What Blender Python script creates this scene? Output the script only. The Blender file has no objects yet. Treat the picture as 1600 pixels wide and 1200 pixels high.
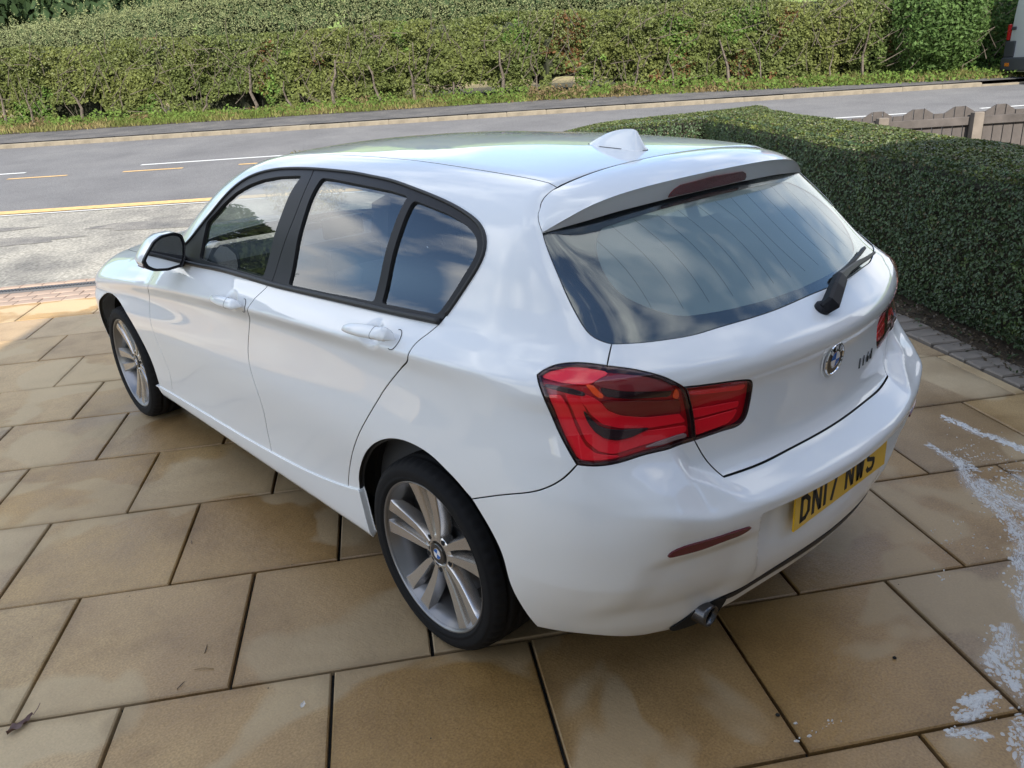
import bpy, bmesh, math, random
import numpy as np
from mathutils import Vector, Matrix
from mathutils.geometry import delaunay_2d_cdt
rng=np.random.default_rng(7); random.seed(7)
SC=bpy.context.scene; COL=SC.collection
# ------------------------------------------------------------------ camera
CAMP=np.array([-1.97454,-1.72618,1.64431]); YAW,PIT,ROL,FPX=0.710100,-0.372875,-0.063930,1248.458
def cam_axes():
    cy,sy,cp,sp=math.cos(YAW),math.sin(YAW),math.cos(PIT),math.sin(PIT)
    f=Vector((sy*cp,cy*cp,sp)); r=Vector((cy,-sy,0)); u=r.cross(f)
    c,s=math.cos(ROL),math.sin(ROL)
    return c*r+s*u,-s*r+c*u,f
_r,_u,_f=cam_axes()
cam=bpy.data.cameras.new('camera'); cam.sensor_width=36; cam.lens=36*FPX/1600; cam.clip_start=.05; cam.clip_end=3000
co=bpy.data.objects.new('camera',cam); COL.objects.link(co)
M=Matrix((( _r.x,_u.x,-_f.x,CAMP[0]),(_r.y,_u.y,-_f.y,CAMP[1]),(_r.z,_u.z,-_f.z,CAMP[2]),(0,0,0,1)))
co.matrix_world=M; SC.camera=co
# ------------------------------------------------------------------ world, sun, exposure
SUN_EL=math.radians(33); SUN_DIR=np.array([.55,.835])/np.hypot(.55,.835)   # horizontal travel of the light
sun=bpy.data.lights.new('sun','SUN'); sun.energy=4.4; sun.angle=math.radians(.53); sun.color=(1,.94,.85)
so=bpy.data.objects.new('sun',sun); COL.objects.link(so)
so.rotation_euler=Vector((SUN_DIR[0]*math.cos(SUN_EL),SUN_DIR[1]*math.cos(SUN_EL),-math.sin(SUN_EL))).to_track_quat('-Z','Y').to_euler()
W=bpy.data.worlds.new('World'); SC.world=W; W.use_nodes=True
nt=W.node_tree; nt.nodes.clear(); L=nt.links.new
wo=nt.nodes.new('ShaderNodeOutputWorld'); bg=nt.nodes.new('ShaderNodeBackground'); bg.inputs[1].default_value=.15
sky=nt.nodes.new('ShaderNodeTexSky'); sky.sky_type='NISHITA'; sky.sun_disc=False; sky.sun_elevation=SUN_EL
sky.sun_rotation=math.atan2(-SUN_DIR[0],-SUN_DIR[1]); sky.altitude=60; sky.dust_density=.35; sky.ozone_density=2.6
tc=nt.nodes.new('ShaderNodeTexCoord'); mp=nt.nodes.new('ShaderNodeMapping'); mp.inputs['Scale'].default_value=(1.0,1.0,1.5)
nz=nt.nodes.new('ShaderNodeTexNoise'); nz.inputs['Scale'].default_value=2.1; nz.inputs['Detail'].default_value=8; nz.inputs['Roughness'].default_value=.52; nz.inputs['Distortion'].default_value=.15
rp=nt.nodes.new('ShaderNodeValToRGB'); rp.color_ramp.elements[0].position=.46; rp.color_ramp.elements[1].position=.58
nz2=nt.nodes.new('ShaderNodeTexNoise'); nz2.inputs['Scale'].default_value=4; nz2.inputs['Detail'].default_value=5
rp2=nt.nodes.new('ShaderNodeValToRGB'); rp2.color_ramp.elements[0].position=.35; rp2.color_ramp.elements[0].color=(5.4,5.7,6.1,1); rp2.color_ramp.elements[1].position=.68; rp2.color_ramp.elements[1].color=(8.6,8.6,8.5,1)
mx=nt.nodes.new('ShaderNodeMixRGB')
L(tc.outputs['Generated'],mp.inputs[0]); L(mp.outputs[0],nz.inputs[0]); L(mp.outputs[0],nz2.inputs[0]); L(nz.outputs[0],rp.inputs[0]); L(nz2.outputs[0],rp2.inputs[0])
L(rp.outputs[0],mx.inputs[0]); L(sky.outputs[0],mx.inputs[1]); L(rp2.outputs[0],mx.inputs[2]); L(mx.outputs[0],bg.inputs[0]); L(bg.outputs[0],wo.inputs[0])
vs=SC.view_settings; SC.display_settings.display_device='sRGB'; vs.view_transform='Standard'; vs.look='None'; vs.gamma=1; vs.use_curve_mapping=False; vs.exposure=0.86
SC.render.engine='CYCLES'; cy=SC.cycles; cy.max_bounces=10; cy.diffuse_bounces=4; cy.glossy_bounces=4; cy.transmission_bounces=6; cy.transparent_max_bounces=16; cy.caustics_reflective=False; cy.caustics_refractive=False; cy.use_denoising=True

def pchip(xk,yk,x):
    xk=np.asarray(xk,float);yk=np.asarray(yk,float);h=np.diff(xk);d=np.diff(yk)/h
    m=np.zeros(len(xk))
    for i in range(1,len(xk)-1):
        if d[i-1]*d[i]>0:
            w1=2*h[i]+h[i-1];w2=h[i]+2*h[i-1]; m[i]=(w1+w2)/(w1/d[i-1]+w2/d[i])
    m[0]=d[0];m[-1]=d[-1]
    x=np.asarray(x,float); i=np.clip(np.searchsorted(xk,x)-1,0,len(h)-1)
    t=(x-xk[i])/h[i]
    r=(yk[i]*(1+2*t)*(1-t)**2+h[i]*m[i]*t*(1-t)**2+yk[i+1]*t*t*(3-2*t)+h[i]*m[i+1]*t*t*(t-1))
    r=np.where(x<xk[0],yk[0]+m[0]*(x-xk[0]),r); r=np.where(x>xk[-1],yk[-1]+m[-1]*(x-xk[-1]),r)
    return r
def gsm(a,sig,axis):
    if sig<=0: return a
    r=int(np.ceil(3*sig)); k=np.exp(-.5*(np.arange(-r,r+1)/sig)**2); k/=k.sum()
    a=np.moveaxis(a,axis,-1)
    # linear-extrapolating pad
    L=2*a[...,:1]-a[...,1:r+1][...,::-1]; Rr=2*a[...,-1:]-a[...,-r-1:-1][...,::-1]
    p=np.concatenate([L,a,Rr],-1); o=np.zeros_like(a)
    for i,w in enumerate(k): o+=w*p[...,i:i+a.shape[-1]]
    return np.moveaxis(o,-1,axis)
def sstep(a,b,x):
    t=np.clip((x-a)/(b-a),0,1); return t*t*(3-2*t)
# ---------- side half width W(y,z)
KY=np.array([-1.0,-.5,-.2,0,.4,1.0,1.6,2.2,2.7,3.1,3.6])
F_={}
def feat(n,z,w): F_[n]=(z,w)
feat('bot',[.16]*11,[.72,.76,.78,.78,.76,.76,.76,.76,.78,.76,.70])
feat('sill',[.235]*11,[.80,.835,.845,.845,.838,.838,.838,.838,.845,.83,.76])
feat('low',[.40]*11,[.84,.858,.868,.866,.848,.846,.846,.848,.868,.868,.78])
feat('mid',[.62]*11,[.86,.872,.881,.882,.866,.859,.858,.864,.882,.882,.80])
feat('und',[.905,.912,.905,.898,.880,.848,.808,.757,.712,.67,.61],[.832,.847,.856,.855,.846,.842,.843,.848,.866,.866,.79])
feat('cre',[.965,.975,.968,.958,.938,.905,.865,.815,.77,.73,.67],[.815,.842,.862,.868,.868,.864,.864,.868,.870,.862,.78])
feat('bel',[1.06,1.05,1.042,1.032,1.013,.988,.967,.945,.905,.86,.80],[.745,.765,.780,.787,.795,.797,.793,.785,.768,.755,.68])
feat('rai',[1.36]*11,[.50,.548,.572,.580,.590,.594,.590,.578,.55,.50,.45])
feat('top',[1.47]*11,[.41,.455,.48,.49,.50,.504,.50,.488,.46,.41,.36])
GY=np.arange(-1.0,3.6001,.01); GZ=np.arange(.12,1.5001,.004)
def build_W():
    Z={};Wd={}
    for n,(z,w) in F_.items(): Z[n]=pchip(KY,z,GY); Wd[n]=pchip(KY,w,GY)
    G=np.zeros((len(GY),len(GZ)))
    lo=['bot','sill','low','mid','und','cre']; hi=['cre','bel','rai','top']
    for i in range(len(GY)):
        zc=Z['cre'][i]
        zl=[Z[n][i] for n in lo]; wl=[Wd[n][i] for n in lo]
        zh=[Z[n][i] for n in hi]; wh=[Wd[n][i] for n in hi]
        # glass bulge
        zm=.5*(zh[1]+zh[2]); zh.insert(2,zm); wh.insert(2,.5*(wh[1]+wh[2])+.014)
        zm=.5*(zh[0]+zh[1]); zh.insert(1,zm); wh.insert(1,.5*(wh[0]+wh[1])+.004)
        G[i]=np.where(GZ<=zc,pchip(zl,wl,GZ),pchip(zh,wh,GZ))
    G=gsm(G,1.1,1); G=gsm(G,9,0)
    return G
WG=build_W()
def bil(G,x0,dx,y0,dy,x,y):
    fx=np.clip((x-x0)/dx,0,G.shape[0]-1.001); fy=np.clip((y-y0)/dy,0,G.shape[1]-1.001)
    i=fx.astype(int); j=fy.astype(int); a=fx-i; b=fy-j
    return (G[i,j]*(1-a)+G[i+1,j]*a)*(1-b)+(G[i,j+1]*(1-a)+G[i+1,j+1]*a)*b
def Wf(y,z): return bil(WG,GY[0],.01,GZ[0],.004,y,z)
# ---------- rear R(x,z) centre profile
RZ=[.12,.20,.235,.30,.335,.40,.48,.56,.597,.618,.635,.652,.668,.684,.702,.716,.740,.80,.867,.90,.928,.950,.975,1.0,1.03,1.10,1.20,1.29,1.345,1.40,1.5]
RY=[-.66,-.735,-.755,-.783,-.800,-.828,-.849,-.865,-.873,-.8765,-.868,-.838,-.800,-.779,-.768,-.7625,-.7605,-.762,-.764,-.770,-.783,-.785,-.772,-.738,-.692,-.604,-.474,-.345,-.285,-.24,-.18]
RGz=np.arange(.12,1.5001,.004)
RP=gsm(pchip(RZ,RY,RGz),1.1,0)
RZn=[.12,.20,.235,.30,.335,.40,.48,.56,.597,.620,.65,.71,.79,.83,.867,.90,.928,.950,.975,1.0,1.03,1.10,1.20,1.29,1.345,1.40,1.5]
RYn=[-.66,-.735,-.755,-.783,-.800,-.828,-.849,-.865,-.873,-.8745,-.854,-.812,-.768,-.764,-.764,-.770,-.783,-.785,-.772,-.738,-.692,-.604,-.474,-.345,-.285,-.24,-.18]
RPn=gsm(pchip(RZn,RYn,RGz),1.3,0)
RPc=gsm(pchip([.12,.20,.30,.40,.48,.56,.62,.70,.79,.83,.867,.90,.928,.950,.975,1.0,1.03,1.10,1.20,1.29,1.345,1.40,1.5],[-.66,-.735,-.785,-.825,-.839,-.841,-.836,-.818,-.786,-.776,-.769,-.770,-.783,-.785,-.772,-.738,-.692,-.604,-.474,-.345,-.285,-.24,-.18],RGz),1.5,0)
RD=gsm(np.gradient(RPc,.004),6,0)
def lin1(G,z): 
    f=np.clip((z-.12)/.004,0,len(G)-1.001); i=f.astype(int); a=f-i; return G[i]*(1-a)+G[i+1]*a
def bow(z): return np.interp(z,[.2,.3,.45,.6,.7,.8,.9,.96,1.01,1.1,1.3],[.34,.32,.29,.28,.28,.29,.325,.345,.31,.27,.20])
def recess(x,z):
    ax=np.abs(x)
    xe=np.interp(z,[.34,.60],[.345,.405])
    m=1-sstep(-.014,.014,ax-xe)
    d=np.interp(z,[.33,.36,.40,.45,.50,.57,.583,.591,.62],[0,.003,.010,.022,.033,.046,.048,0,0])
    return m*d
SEG=np.array([[.49,.462],[.60,.452],[.69,.432]])
def scoop(x,z):
    # lower face set in from the corner, below the reflectors
    ax=np.abs(x); q=ax-(.55-z)*.30
    return .013*(1-sstep(.62,.72,q))*(1-sstep(.505,.548,z))*sstep(.27,.36,z)*sstep(.36,.46,ax)
def Rf(x,z): 
    xb=np.interp(z,[.60,.63,.69,.72,.80],[.36,.405,.480,.53,.56]); b=sstep(-.012,.045,np.abs(x)-xb); return lin1(RP,z)*(1-b)+(lin1(RPn,z-.045*sstep(.52,.72,np.abs(x))*sstep(.40,.55,z)*(1-sstep(.70,.80,z)))*(1-sstep(.64,.80,np.abs(x)))+lin1(RPc,z)*sstep(.64,.80,np.abs(x)))*b+bow(z)*x*x+recess(x,z)+scoop(x,z)
# ---------- front
def Yf(x,z): return np.interp(z,[.15,.3,.5,.65,.78,.90,1.2],[3.33,3.42,3.46,3.45,3.41,3.36,3.3])-.25*x*x-.14*np.abs(x)**4
# ---------- roof H(x,y)
HYk=[-.9,-.5,-.36,-.215,.1,.5,.9,1.3,1.5,1.66,1.85,2.05,2.18,2.24,2.45,2.7,3.0,3.2,3.4,3.6]
HZk=[1.15,1.30,1.345,1.386,1.409,1.420,1.421,1.408,1.388,1.345,1.24,1.105,1.012,.992,.972,.948,.915,.875,.81,.70]
HGy=np.arange(-.9,3.6,.01); HP=gsm(pchip(HYk,HZk,HGy),2.5,0)
def Hf(x,y):
    yy=y+.16*x*x*sstep(1.2,1.6,y)*(1-sstep(2.3,2.6,y))
    f=np.clip((yy+.9)/.01,0,len(HP)-1.001); i=f.astype(int); a=f-i
    h=HP[i]*(1-a)+HP[i+1]*a
    k=np.interp(y,[1.2,1.6,2.2,2.6],[.085,.085,.10,.13])
    return h-k*x*x-.10*x**4*np.interp(y,[-.5,0,3],[1.,.3,.3])
def smax(a,b,k):
    h=np.maximum(k-np.abs(a-b),0)/k
    return np.maximum(a,b)+h*h*k*.25
def FF(P):
    x=P[:,0];y=P[:,1];z=P[:,2];w=np.abs(x)
    gs=(w-Wf(y,z))*np.where(z>1.0,.88,1.0)
    rz=lin1(RD,z); gr=(Rf(x,z)-y)/np.sqrt(1+rz*rz+(2*bow(z)*x)**2)
    gt=z-Hf(x,y)
    gt=gt*np.interp(y,[1.4,1.7,2.15,2.3],[1,.84,.84,1])
    gf=(y-Yf(x,z))*.8
    g=smax(gs,gt,np.interp(y,[-.3,0,2,2.6],[.09,.12,.12,.10]))
    kc=np.interp(z,[.2,.3,.45,.7,.95,1.1,1.2,1.28],[.34,.30,.24,.20,.17,.15,.09,.03])
    g=smax(g,gr,kc)
    return smax(g,gf,.22)
# ---------- ray map
XS,YR,YFR,ZS=.42,-.24,2.90,.80
A=.63;B=.50;LU=YFR-YR;UC=-A-XS
def uv2ray(u,v):
    u=np.asarray(u,float);v=np.asarray(v,float); neg=u<UC; u=np.where(neg,2*UC-u,u)
    th=np.where(u<0,np.clip(-u/A,0,1),np.where(u>LU,-np.clip((u-LU)/A,0,1),0))*np.pi/2
    n=np.stack([np.cos(th),-np.sin(th),0*th],-1)
    o=np.stack([np.full_like(u,XS),np.clip(u,0,LU)+YR,0*u],-1)
    o[:,0]=np.where(u<-A,XS+(u+A),np.where(u>LU+A,XS-(u-LU-A),XS))
    ph=np.clip((v-ZS)/B,0,np.pi/2)
    o[:,2]=np.minimum(v,ZS)
    d=n*np.cos(ph)[:,None]; d[:,2]=np.sin(ph)
    o[neg,0]*=-1; d[neg,0]*=-1
    return o,d
def march(o,d,tmax=1.6):
    lo=np.zeros(len(o));hi=np.full(len(o),tmax)
    for _ in range(34):
        m=.5*(lo+hi); f=FF(o+d*m[:,None])>0
        hi=np.where(f,m,hi);lo=np.where(f,lo,m)
    return o+d*(.5*(lo+hi))[:,None]
def uv2P(u,v):  # positive half (w>=0): x positive
    o,d=uv2ray(u,v); return march(o,d)
def P2uv(P):
    P=np.array(P,float); w=np.abs(P[:,0]); y=P[:,1]; z=P[:,2]
    cx=np.minimum(w,XS); cy=np.clip(y,YR,YFR); dx=w-cx; dy=y-cy
    zc=np.minimum(z,ZS); dz=z-zc; hr=np.hypot(dx,dy)
    u=np.where((y>=YR)&(y<=YFR),y-YR,0.)
    rear=(y<YR); cor=rear&(w>XS); u=np.where(cor,-A*np.arctan2(-dy,np.maximum(dx,1e-9))/(np.pi/2),u)
    u=np.where(rear&(w<=XS),-A-(XS-w),u)
    fr=y>YFR; u=np.where(fr&(w>XS),LU+A*np.arctan2(dy,np.maximum(dx,1e-9))/(np.pi/2),u)
    u=np.where(fr&(w<=XS),LU+A+(XS-w),u)
    v=np.where(z<=ZS,z,ZS+B*np.arctan2(dz,np.maximum(hr,1e-9)))
    return np.stack([u,v],-1)
def normals(P,e=.004):
    g=np.stack([FF(P+np.eye(3)[i]*e)-FF(P-np.eye(3)[i]*e) for i in range(3)],-1)
    return g/np.linalg.norm(g,axis=1)[:,None]
def camhit(C,D,t0=.3,t1=8.,n=1200):
    """first hit of rays with surface"""
    out=[]
    for d in D:
        t=np.linspace(t0,t1,n); P=C+np.outer(t,d); f=FF(P); f=np.where((P[:,2]>.14)&(P[:,2]<1.6)&(P[:,1]>-1)&(P[:,1]<3.55)&(np.abs(P[:,0])<1.2),f,9)
        i=np.where(f<0)[0]
        if len(i)==0:
            j=f.argmin(); out.append(P[j]); continue
        a,b=t[i[0]-1],t[i[0]]
        for _ in range(30):
            m=.5*(a+b)
            if FF((C+m*d)[None])[0]<0: b=m
            else: a=m
        out.append(C+b*d)
    return np.array(out)

BK={"dlo_top":[[2.23,1.0022],[2.0021,1.1169],[1.8905,1.203],[1.7984,1.2767],[1.7318,1.3354],[1.6712,1.3808],[1.6012,1.4158],[1.5215,1.4379],[1.4265,1.4527],[1.3073,1.4605],[1.1644,1.4646],[0.989,1.4653],[0.904,1.4644],[0.7767,1.4579],[0.6485,1.4505],[0.5203,1.4355],[0.4017,1.4205],[0.3048,1.4056],[0.2242,1.3885],[0.1666,1.372],[0.129,1.3545],[0.1033,1.3328],[0.0896,1.308],[0.0888,1.281],[0.1022,1.248],[0.1258,1.2022],[0.1488,1.1519],[0.1718,1.0883]],"belt":[[0.1718,1.0883],[0.3195,1.0788],[0.5073,1.069],[0.7228,1.0595],[1.1602,1.041],[1.3792,1.0382],[1.6003,1.0331],[1.816,1.0197],[2.23,1.0022]],"gap_b_lower":[[1.1661,1.0457],[1.1839,1.0048],[1.2212,0.9559],[1.2321,0.9224],[1.2768,0.8684],[1.3091,0.7929],[1.3298,0.7298],[1.328,0.6704],[1.3031,0.5912],[1.2845,0.4994],[1.3031,0.4025],[1.3053,0.3091]],"gap_b_upper":[[1.1582,1.4644],[1.1399,1.447],[1.1127,1.402],[1.1059,1.3305],[1.1176,1.2515],[1.1426,1.1507],[1.1524,1.0503]],"gap_r":[[0.1718,1.0883],[0.1933,1.0385],[0.2207,0.9948],[0.2171,0.9697],[0.2773,0.918],[0.3458,0.8515],[0.4112,0.7762],[0.4804,0.6973],[0.5537,0.6111],[0.6259,0.517],[0.6864,0.4212],[0.7085,0.3718]],"gap_f":[[2.23,1.0022],[2.2763,0.9064],[2.3167,0.8652],[2.3195,0.8325],[2.3829,0.7668],[2.4019,0.68],[2.3905,0.5885],[2.3771,0.5259],[2.3526,0.4565],[2.3414,0.3922],[2.374,0.2996]],"sill_line":[[2.6044,0.2617],[2.312,0.2709],[1.9021,0.2823],[1.5493,0.2924],[1.2988,0.3048],[1.0998,0.3177],[0.9027,0.3387],[0.708,0.3706],[0.6249,0.3908]],"sill_bottom":[[2.4307,0.2189],[1.8947,0.2185],[1.3249,0.2189],[1.0157,0.2174],[0.6052,0.2177]],"arch_r":[[0.6241,0.3931],[0.6158,0.4332],[0.5679,0.5095],[0.5033,0.5814],[0.431,0.6354],[0.3499,0.6737],[0.2781,0.6903],[0.2025,0.6937],[0.1318,0.6852],[0.0712,0.6633],[0.0488,0.6564],[-0.0211,0.6185]],"gap_q":[[-0.0211,0.6185],[-0.1346,0.6796],[-0.2283,0.7273],[-0.2647,0.7583],[-0.284,0.7844]],"lamp_left":[[-0.2874,0.7888],[-0.2719,0.8205],[-0.2542,0.8594],[-0.2367,0.9117],[-0.2226,0.9558],[-0.2115,0.9836],[-0.2056,1.0015]],"lamp_top_a":[[-0.2056,1.0015],[-0.2094,1.0139],[-0.2412,1.0303],[-0.2852,1.0363],[-0.3251,1.0307],[-0.3546,1.0228]],"lamp_top_b":[[-0.3546,1.0228],[-0.3889,1.0154],[-0.4236,1.0034],[-0.4671,0.9827],[-0.4984,0.9593],[-0.514,0.9435]],"lamp_seam":[[-0.514,0.9435],[-0.5325,0.9153],[-0.5463,0.8558],[-0.5507,0.7853]],"lamp_bottom":[[-0.5507,0.7853],[-0.5032,0.7845],[-0.4451,0.7871],[-0.3995,0.7872],[-0.373,0.7842],[-0.3486,0.7839],[-0.3169,0.7836],[-0.2874,0.7888]],"inner_lamp":[[-0.514,0.9435],[-0.5708,0.9341],[-0.653,0.9172],[-0.6878,0.9093],[-0.7061,0.9024],[-0.7153,0.8909],[-0.7147,0.8707],[-0.7051,0.8194],[-0.6982,0.8002],[-0.6862,0.791],[-0.6239,0.7881],[-0.5507,0.7853]],"gap_t":[[-0.3546,1.0228],[-0.365,1.0584],[-0.3744,1.0806]],"glass_left":[[-0.1031,1.3893],[-0.1744,1.3311],[-0.2222,1.2776],[-0.2636,1.2125],[-0.2954,1.158],[-0.309,1.1297],[-0.3236,1.1066],[-0.342,1.0931],[-0.3744,1.0806]],"glass_bottom":[[-0.3744,1.0806],[-0.4584,1.0755],[-0.5306,1.0708],[-0.592,1.063],[-0.6728,1.0569],[-0.7582,1.0492],[-0.8531,1.0431],[-1.05,1.0431]],"tg_side":[[-0.5507,0.7853],[-0.5644,0.7532],[-0.5839,0.7187],[-0.5911,0.7067],[-0.6078,0.6772]],"tg_bottom":[[-0.6078,0.6772],[-0.7088,0.6759],[-0.8525,0.6794],[-1.0242,0.68],[-1.05,0.68]],"bumper_bottom":[[-0.1543,0.2336],[-0.3158,0.2362],[-0.4133,0.2176],[-0.4782,0.2216],[-0.5273,0.2579],[-0.6067,0.3017],[-0.6766,0.3086],[-0.7457,0.3326],[-0.8448,0.3489],[-0.966,0.3561],[-1.05,0.3561]],"bumper_arch":[[-0.0211,0.6185],[-0.0687,0.5616],[-0.1033,0.4967],[-0.1145,0.3969],[-0.1336,0.3136],[-0.1543,0.2336]],"spoiler_seam":[[0.0226,1.5308],[0.0186,1.4868],[0.0131,1.4598],[-0.0105,1.4371],[-0.0749,1.4035],[-0.1031,1.3893]],"roof_seam_wy":[[0.4545,0.9056],[0.4504,0.7142],[0.4542,0.4871],[0.4635,0.3157],[0.469,0.164],[0.4758,-0.0391],[0.4783,-0.2149]],"front_glass":[[1.839,1.0564],[1.8409,1.1468],[1.832,1.2256],[1.7848,1.2585],[1.7158,1.3087],[1.6427,1.3512],[1.561,1.3829],[1.4698,1.4067],[1.3564,1.4226],[1.199,1.4329],[1.2308,1.0605],[1.4456,1.0579],[1.7351,1.0537]],"rear_glass_side":[[1.0555,1.4319],[0.9817,1.4325],[0.7838,1.4242],[0.6149,1.417],[0.52,1.4087],[0.5038,1.0919],[0.6294,1.0855],[0.7349,1.0779],[1.0286,1.0628]],"quarter_glass":[[0.4804,1.3995],[0.3915,1.3897],[0.3068,1.3793],[0.2296,1.365],[0.1805,1.3504],[0.1481,1.3348],[0.1295,1.3181],[0.1208,1.296],[0.1255,1.2718],[0.157,1.2032],[0.1934,1.1237],[0.1964,1.1107],[0.334,1.1021],[0.4592,1.0953]],"frit":[[-0.9446,1.4536],[-0.7894,1.4643],[-0.6909,1.4686],[-0.62,1.4705],[-0.4702,1.4532],[-0.404,1.4079],[-0.3982,1.3337],[-0.4167,1.281],[-0.4521,1.2329],[-0.5094,1.1905],[-0.572,1.1557],[-0.6403,1.123],[-0.6147,1.1301]],"e_red_top":[[-0.2138,1.0013],[-0.2267,1.014],[-0.2589,1.0239],[-0.2854,1.0264],[-0.3245,1.0214],[-0.3493,1.0138],[-0.3567,1.0065],[-0.3351,0.9969],[-0.3193,0.9854],[-0.3057,0.9821],[-0.2618,0.9888]],"e_smoke":[[-0.3222,0.9846],[-0.3444,0.9973],[-0.3764,1.0018],[-0.4208,0.9926],[-0.4652,0.9702],[-0.4909,0.948],[-0.4983,0.9375],[-0.3967,0.9572],[-0.3424,0.9708]],"e_amber_a":[[-0.3066,0.9811],[-0.319,0.9795],[-0.3429,0.9501],[-0.3398,0.9422],[-0.3269,0.953]],"e_amber_b":[[-0.4976,0.9144],[-0.4998,0.9421],[-0.5104,0.9215],[-0.5116,0.9085]],"e_dark_ind":[[-0.3364,0.9699],[-0.3965,0.9551],[-0.4931,0.9356],[-0.4894,0.9187],[-0.3961,0.9354],[-0.3473,0.948]],"e_red_left":[[-0.2321,0.9547],[-0.2571,0.954],[-0.2732,0.9135],[-0.2884,0.864],[-0.3038,0.8294],[-0.3235,0.8105],[-0.3738,0.796],[-0.3374,0.795],[-0.2918,0.7995],[-0.2748,0.8242],[-0.2545,0.8822]],"e_red_low":[[-0.2639,0.964],[-0.2862,0.9641],[-0.3056,0.9131],[-0.3195,0.8719],[-0.3395,0.8439],[-0.3697,0.8323],[-0.4383,0.8395],[-0.5378,0.8261],[-0.5355,0.8095],[-0.4653,0.8101],[-0.3943,0.8065],[-0.3619,0.8052],[-0.3295,0.8167],[-0.307,0.8416],[-0.2847,0.9019]],"e_red_mid":[[-0.2906,0.9596],[-0.3181,0.95],[-0.3352,0.9327],[-0.3488,0.9097],[-0.3785,0.8926],[-0.4328,0.8769],[-0.5175,0.8664],[-0.5343,0.8401],[-0.4387,0.8497],[-0.3777,0.8638],[-0.3407,0.8786],[-0.3144,0.9068],[-0.2975,0.94]],"e_crescent":[[-0.3012,0.9141],[-0.3142,0.8971],[-0.3286,0.8768],[-0.3464,0.8664],[-0.3775,0.858],[-0.4423,0.8484],[-0.4031,0.8365],[-0.3699,0.836],[-0.3456,0.8449],[-0.3252,0.8613],[-0.311,0.8859]],"e_maroon":[[-0.3368,0.9388],[-0.3966,0.9248],[-0.516,0.9031],[-0.5232,0.8678],[-0.4399,0.8794],[-0.3785,0.8958],[-0.3549,0.9105]],"e_dark_line":[[-0.222,0.9832],[-0.2684,0.9732],[-0.3067,0.9602],[-0.3059,0.9533],[-0.2654,0.9633],[-0.2245,0.9744]],"e_reverse":[[-0.4286,0.8015],[-0.465,0.8074],[-0.5335,0.8071],[-0.5353,0.7967],[-0.4642,0.7986]],"e_in_top":[[-0.5318,0.923],[-0.6634,0.8962],[-0.6954,0.8919],[-0.6949,0.8848],[-0.6808,0.8828],[-0.5388,0.9126]],"e_in_mid":[[-0.5491,0.8687],[-0.6813,0.8507],[-0.6784,0.8377],[-0.5527,0.8453]],"e_in_low":[[-0.5549,0.8351],[-0.6771,0.8297],[-0.6628,0.8104],[-0.646,0.8003],[-0.5584,0.7941]],"reflector":[[-0.4397,0.5488],[-0.4437,0.5588],[-0.4582,0.5686],[-0.4807,0.5722],[-0.5276,0.5721],[-0.5776,0.5713],[-0.618,0.5673],[-0.6116,0.5585],[-0.5919,0.5524],[-0.5555,0.5528],[-0.5071,0.5478],[-0.4717,0.5481]]}

# ------------------------------------------------------------------ materials
MATS={}
def nodes(name):
    m=bpy.data.materials.new(name); m.use_nodes=True; t=m.node_tree; b=t.nodes['Principled BSDF']; MATS[name]=m
    return m,t,b,t.links.new
def N(t,k,**kw):
    n=t.nodes.new('ShaderNode'+k)
    for a,v in kw.items():
        if a.startswith('i_'):
            key=a[2:]; key=int(key) if key.isdigit() else key.replace('_',' ')
            n.inputs[key].default_value=v
        else: setattr(n,a,v)
    return n
def ramp(t,stops,interp='LINEAR'):
    n=t.nodes.new('ShaderNodeValToRGB'); e=n.color_ramp.elements; n.color_ramp.interpolation=interp
    while len(e)<len(stops): e.new(.5)
    for k,(p,c) in enumerate(stops): e[k].position=p; e[k].color=tuple(c)+(1,) if len(c)==3 else c
    return n
def simple(name,col,rough=.5,metal=0,coat=0,spec=.5,bump=0,bscale=60,var=0,vscale=8):
    m,t,b,Lk=nodes(name)
    b.inputs['Base Color'].default_value=(*col,1); b.inputs['Roughness'].default_value=rough; b.inputs['Metallic'].default_value=metal
    b.inputs['Coat Weight'].default_value=coat; b.inputs['Coat Roughness'].default_value=.03; b.inputs['Specular IOR Level'].default_value=spec
    tc=N(t,'TexCoord')
    if var:
        nz=N(t,'TexNoise',i_Scale=vscale,i_Detail=6.); Lk(tc.outputs['Object'],nz.inputs[0])
        r=ramp(t,[(.3,[c*(1-var) for c in col]),(.7,[min(1,c*(1+var)) for c in col])]); Lk(nz.outputs[0],r.inputs[0]); Lk(r.outputs[0],b.inputs['Base Color'])
    if bump:
        nz=N(t,'TexNoise',i_Scale=bscale,i_Detail=4.); Lk(tc.outputs['Object'],nz.inputs[0])
        bp=N(t,'Bump',i_Strength=bump,i_Distance=.004); Lk(nz.outputs[0],bp.inputs['Height']); Lk(bp.outputs[0],b.inputs['Normal'])
    return m
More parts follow.
